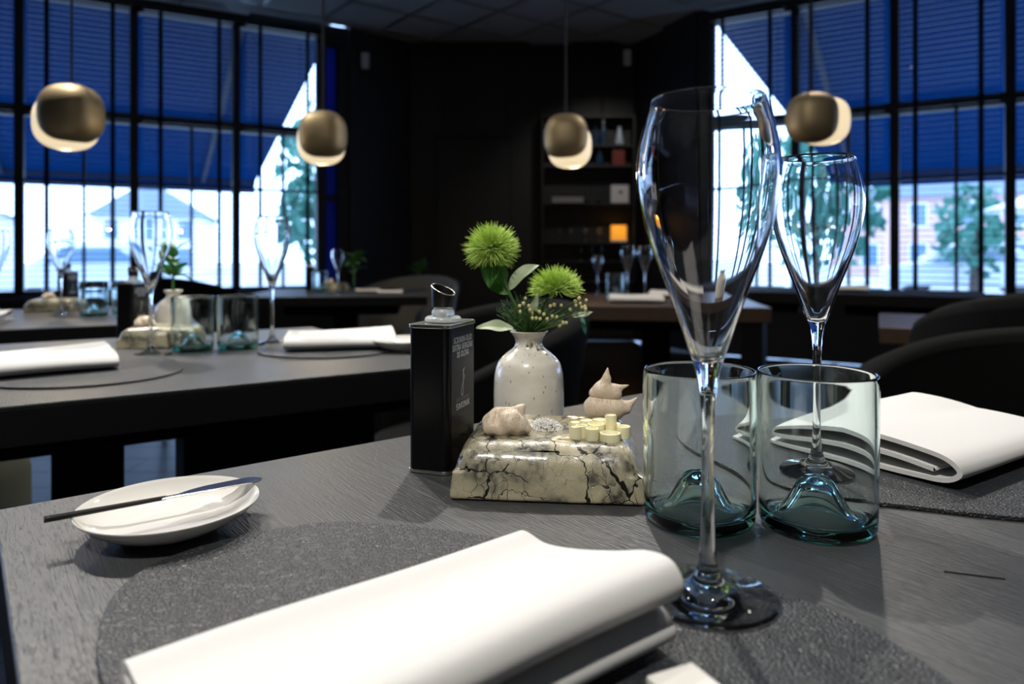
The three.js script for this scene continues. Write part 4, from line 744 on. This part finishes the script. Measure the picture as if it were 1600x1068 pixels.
// ------------------------------------------------------------------ tub chairs
function tubChair(label, mat, pos, turn, sy = 1) {
  const t = thing('tub_chair', label, 'chair', pos, turn, 'upholstered tub chairs'); t.scale.y = sy;
  const N = 48, prof = [], pos_ = [], idx = [];
  const A0 = -2.25, A1 = 2.25;
  for (let i = 0; i <= N; i++) {
    const a = A0 + (A1 - A0) * i / N, k = Math.cos(a / 2.25 * Math.PI / 2), top = 0.60 + 0.20 * Math.pow(Math.max(0, k), 0.7), ri = 0.235, ro = 0.295, m = (ri + ro) / 2;
    const ring = [[ri, 0.36], [ri, top - 0.03], [ri + 0.008, top - 0.01], [m, top], [ro - 0.008, top - 0.01], [ro, top - 0.03], [ro - 0.03, 0.36]];
    for (const [r, y] of ring) { const lean = (y - 0.4) * 0.10; pos_.push(Math.sin(a) * (r + lean), y, -Math.cos(a) * (r + lean)); }
  }
  const R = 7; for (let i = 0; i < N; i++) for (let j = 0; j < R; j++) { const A = i * R + j, B = i * R + (j + 1) % R; idx.push(A, A + R, B, B, A + R, B + R); }
  for (const k of [0, N]) for (let j = 1; j + 1 < R; j++) { const a = k * R; k ? idx.push(a, a + j + 1, a + j) : idx.push(a, a + j, a + j + 1); }
  const g = new THREE.BufferGeometry(); g.setAttribute('position', new THREE.Float32BufferAttribute(pos_, 3)); g.setIndex(idx); g.computeVertexNormals(); planeUV(g);
  mesh('back_shell', g, mat, t);
  const c = lathe([[0, 0.36], [0.235, 0.36], [0.245, 0.38], [0.245, 0.43], [0.23, 0.455], [0.18, 0.465], [0, 0.468]], 40); planeUV(c); mesh('seat_cushion', c, mat, t);
  for (const [x, z] of [[-0.17, -0.17], [0.17, -0.17], [-0.17, 0.17], [0.17, 0.17]]) { const l = cyl(0.012, 0.018, 0.362, 0, 0, 0, 12); l.translate(x, 0.0005, z); mesh('leg', l, M.black, t); }
  return t;
}
const face = (dx, dz) => Math.atan2(dx, dz);   // seat opens towards (dx, dz)
tubChair('black tub chair at right behind the right napkin, nearest', M.chairDark, [0.80, 0, -1.02], face(-0.786, 0.618));
tubChair('black tub chair at the right edge below the right window, taller in the photo', M.chairDark, [1.27, 0, -1.6], face(0.3, -1), 1.08);
tubChair('dark grey tub chair at the end of the second table behind the oil tin', M.chairDark, [-0.13, 0, -1.82], face(-0.86, 0.5));
tubChair('grey tub chair at the table under the inner end of the windows', M.chairGrey, [-0.64, 0, -4.10], face(-0.5, 1));
tubChair('dark tub chair before the left windows behind the second table tumblers', M.chairDark, [-1.68, 0, -3.92], face(1, 0));
{
  const t = thing('stool', 'olive upholstered round stool at far left seen below the second table', 'stool', [-1.20, 0, -1.46]);
  const g = lathe([[0, 0.16], [0.15, 0.16], [0.165, 0.18], [0.17, 0.30], [0.168, 0.46], [0.155, 0.53], [0.12, 0.56], [0, 0.568]], 40); planeUV(g); mesh('seat', g, M.chairOlive, t);
  for (let k = 0; k < 4; k++) mesh('leg', cyl(0.01, 0.014, 0.17, 0.1 * Math.cos(k * 1.571 + 0.8), 0.0005, 0.1 * Math.sin(k * 1.571 + 0.8), 12), M.black, t);
}

// ------------------------------------------------------------------ bar shelf on the back wall
{
  const D = 7.36, X = (px) => (px - 800) / FOCAL * D, Y = (py) => EYE - (py - HORIZON) / FOCAL * D;
  const s = thing('bar_shelf', 'black wall shelf unit with bottles and glasses on the dark back wall', 'shelf', [X(920), 0, -D - 0.12]);
  const w = X(992) - X(848), top = Y(178), bot = Y(440);
  for (const sx of [-1, 1]) mesh('side_panel', rbx(0.025, top - bot, 0.2, 0.004, sx * w / 2, (top + bot) / 2, 0), M.panel, s);
  for (const py of [180, 226, 258, 317, 378, 408, 440]) mesh('shelf', rbx(w, 0.018, 0.2, 0.003, 0, Y(py) - 0.009, 0), M.panel, s);
  mesh('back_panel', bx(w, top - bot, 0.01, 0, (top + bot) / 2, -0.1), M.wall, s);
  const put = (o, px, py) => { o.position.set(X(px), Y(py) + 0.001, -D - 0.06); return o; };
  const bottleGeo = (h, r) => lathe([[0, 0], [r, 0], [r, h * 0.55], [r * 0.85, h * 0.64], [r * 0.32, h * 0.75], [r * 0.32, h], [0, h]], 24);
  const flaskGeo = lathe([[0, 0], [0.045, 0], [0.052, 0.02], [0.018, 0.17], [0.016, 0.2], [0, 0.2]], 24);
  tag(put(mesh('bottle', flaskGeo, M.bottleWhite), 969, 226), 'pale conical bottle on the top shelf of the bar', 'bottle');
  tag(put(mesh('bottle', bottleGeo(0.28, 0.035), M.bottle), 944, 226), 'slim blue black bottle on the top shelf left of the pale one', 'bottle');
  tag(put(mesh('bottle', bottleGeo(0.2, 0.04), M.bottle), 932, 226), 'short dark bottle leftmost on the top shelf of the bar', 'bottle');
  tag(put(mesh('bottle', bottleGeo(0.16, 0.04), M.bottle), 938, 258), 'dark squat bottle on the second shelf beside the red box', 'bottle');
  tag(put(mesh('box', rbx(0.13, 0.16, 0.08, 0.004, 0, 0.08, 0), M.red), 967, 258), 'dull red box on the second shelf of the bar', 'box');
  { const t = thing('framed_card', 'white square card with a small dark mark on the bar shelf', 'card', [X(969), Y(317) + 0.001, -D - 0.03]); mesh('card', rbx(0.185, 0.19, 0.012, 0.003, 0, 0.096, 0), M.label, t); mesh('mark', rbx(0.035, 0.03, 0.004, 0.0015, 0.01, 0.115, 0.007), M.cable, t); }
  tag(put(mesh('lit_card_lamp', rbx(0.165, 0.178, 0.02, 0.004, 0, 0.0895, 0), M.amber), 968, 378), 'glowing amber card standing on the bar shelf below the white card', 'lamp sign');
  tag(put(mesh('card_foot', rbx(0.165, 0.022, 0.03, 0.003, 0, 0.011, 0.032), M.label), 968, 378), 'pale strip at the foot of the amber card', 'strip');
  { const l = new THREE.PointLight(lin(1, 0.45, 0.06), 0.03, 0, 2); l.position.set(X(968), Y(355), -D + 0.04); l.castShadow = true; scene.add(l); }
  tag(put(mesh('shelf_strip', rbx(0.33, 0.062, 0.02, 0.004, 0, 0.031, 0.06), M.greyTrim), 887, 317), 'pale grey strip on the left of the bar shelf', 'strip');
  const gl = new THREE.LatheGeometry([[0, 0], [0.035, 0], [0.036, 0.003], [0.004, 0.006], [0.004, 0.07], [0.035, 0.11], [0.036, 0.16], [0.033, 0.17], [0.031, 0.17], [0.034, 0.158], [0.032, 0.112], [0, 0.078]].map((a) => V2(...a)), 24);
  const g0 = mesh('wine_glass', gl, M.flute); put(g0, 920, 317); tag(g0, 'left wine glass beside the white card on the bar shelf', 'wine glass', 'wine glasses on the bar shelf');
  const names = [['right wine glass beside the white card on the bar shelf', 940, 317], ['first wine glass in the row left of the amber card', 875, 378], ['second wine glass in the row left of the amber card', 893, 378], ['third wine glass in the row left of the amber card', 915, 378], ['fourth wine glass in the row left of the amber card', 938, 378], ['left wine glass on the shelf below the amber card', 908, 408], ['middle wine glass on the shelf below the amber card', 925, 408], ['right wine glass on the shelf below the amber card', 942, 408]];
  for (const [l, px, py] of names) { const c = dup(g0, 'wine_glass', l, [X(px), Y(py) + 0.001, -D - 0.06]); if (py !== 317) c.scale.setScalar(0.9); }
  const sens = (label, px, py, d) => { const x = (px - 800) / FOCAL * d, y = EYE - (py - HORIZON) / FOCAL * d, m = mesh('wall_sensor', rbx(0.075, 0.16, 0.045, 0.012, 0, 0, 0), M.label); m.position.set(x, y, -d); tag(m, label, 'sensor'); };
  sens('small white sensor high on the dark wall at left', 571, 95, 7.20);
  sens('small grey sensor high on the dark wall at right', 980, 90, 7.15);
}
renderer.render(scene, camera);
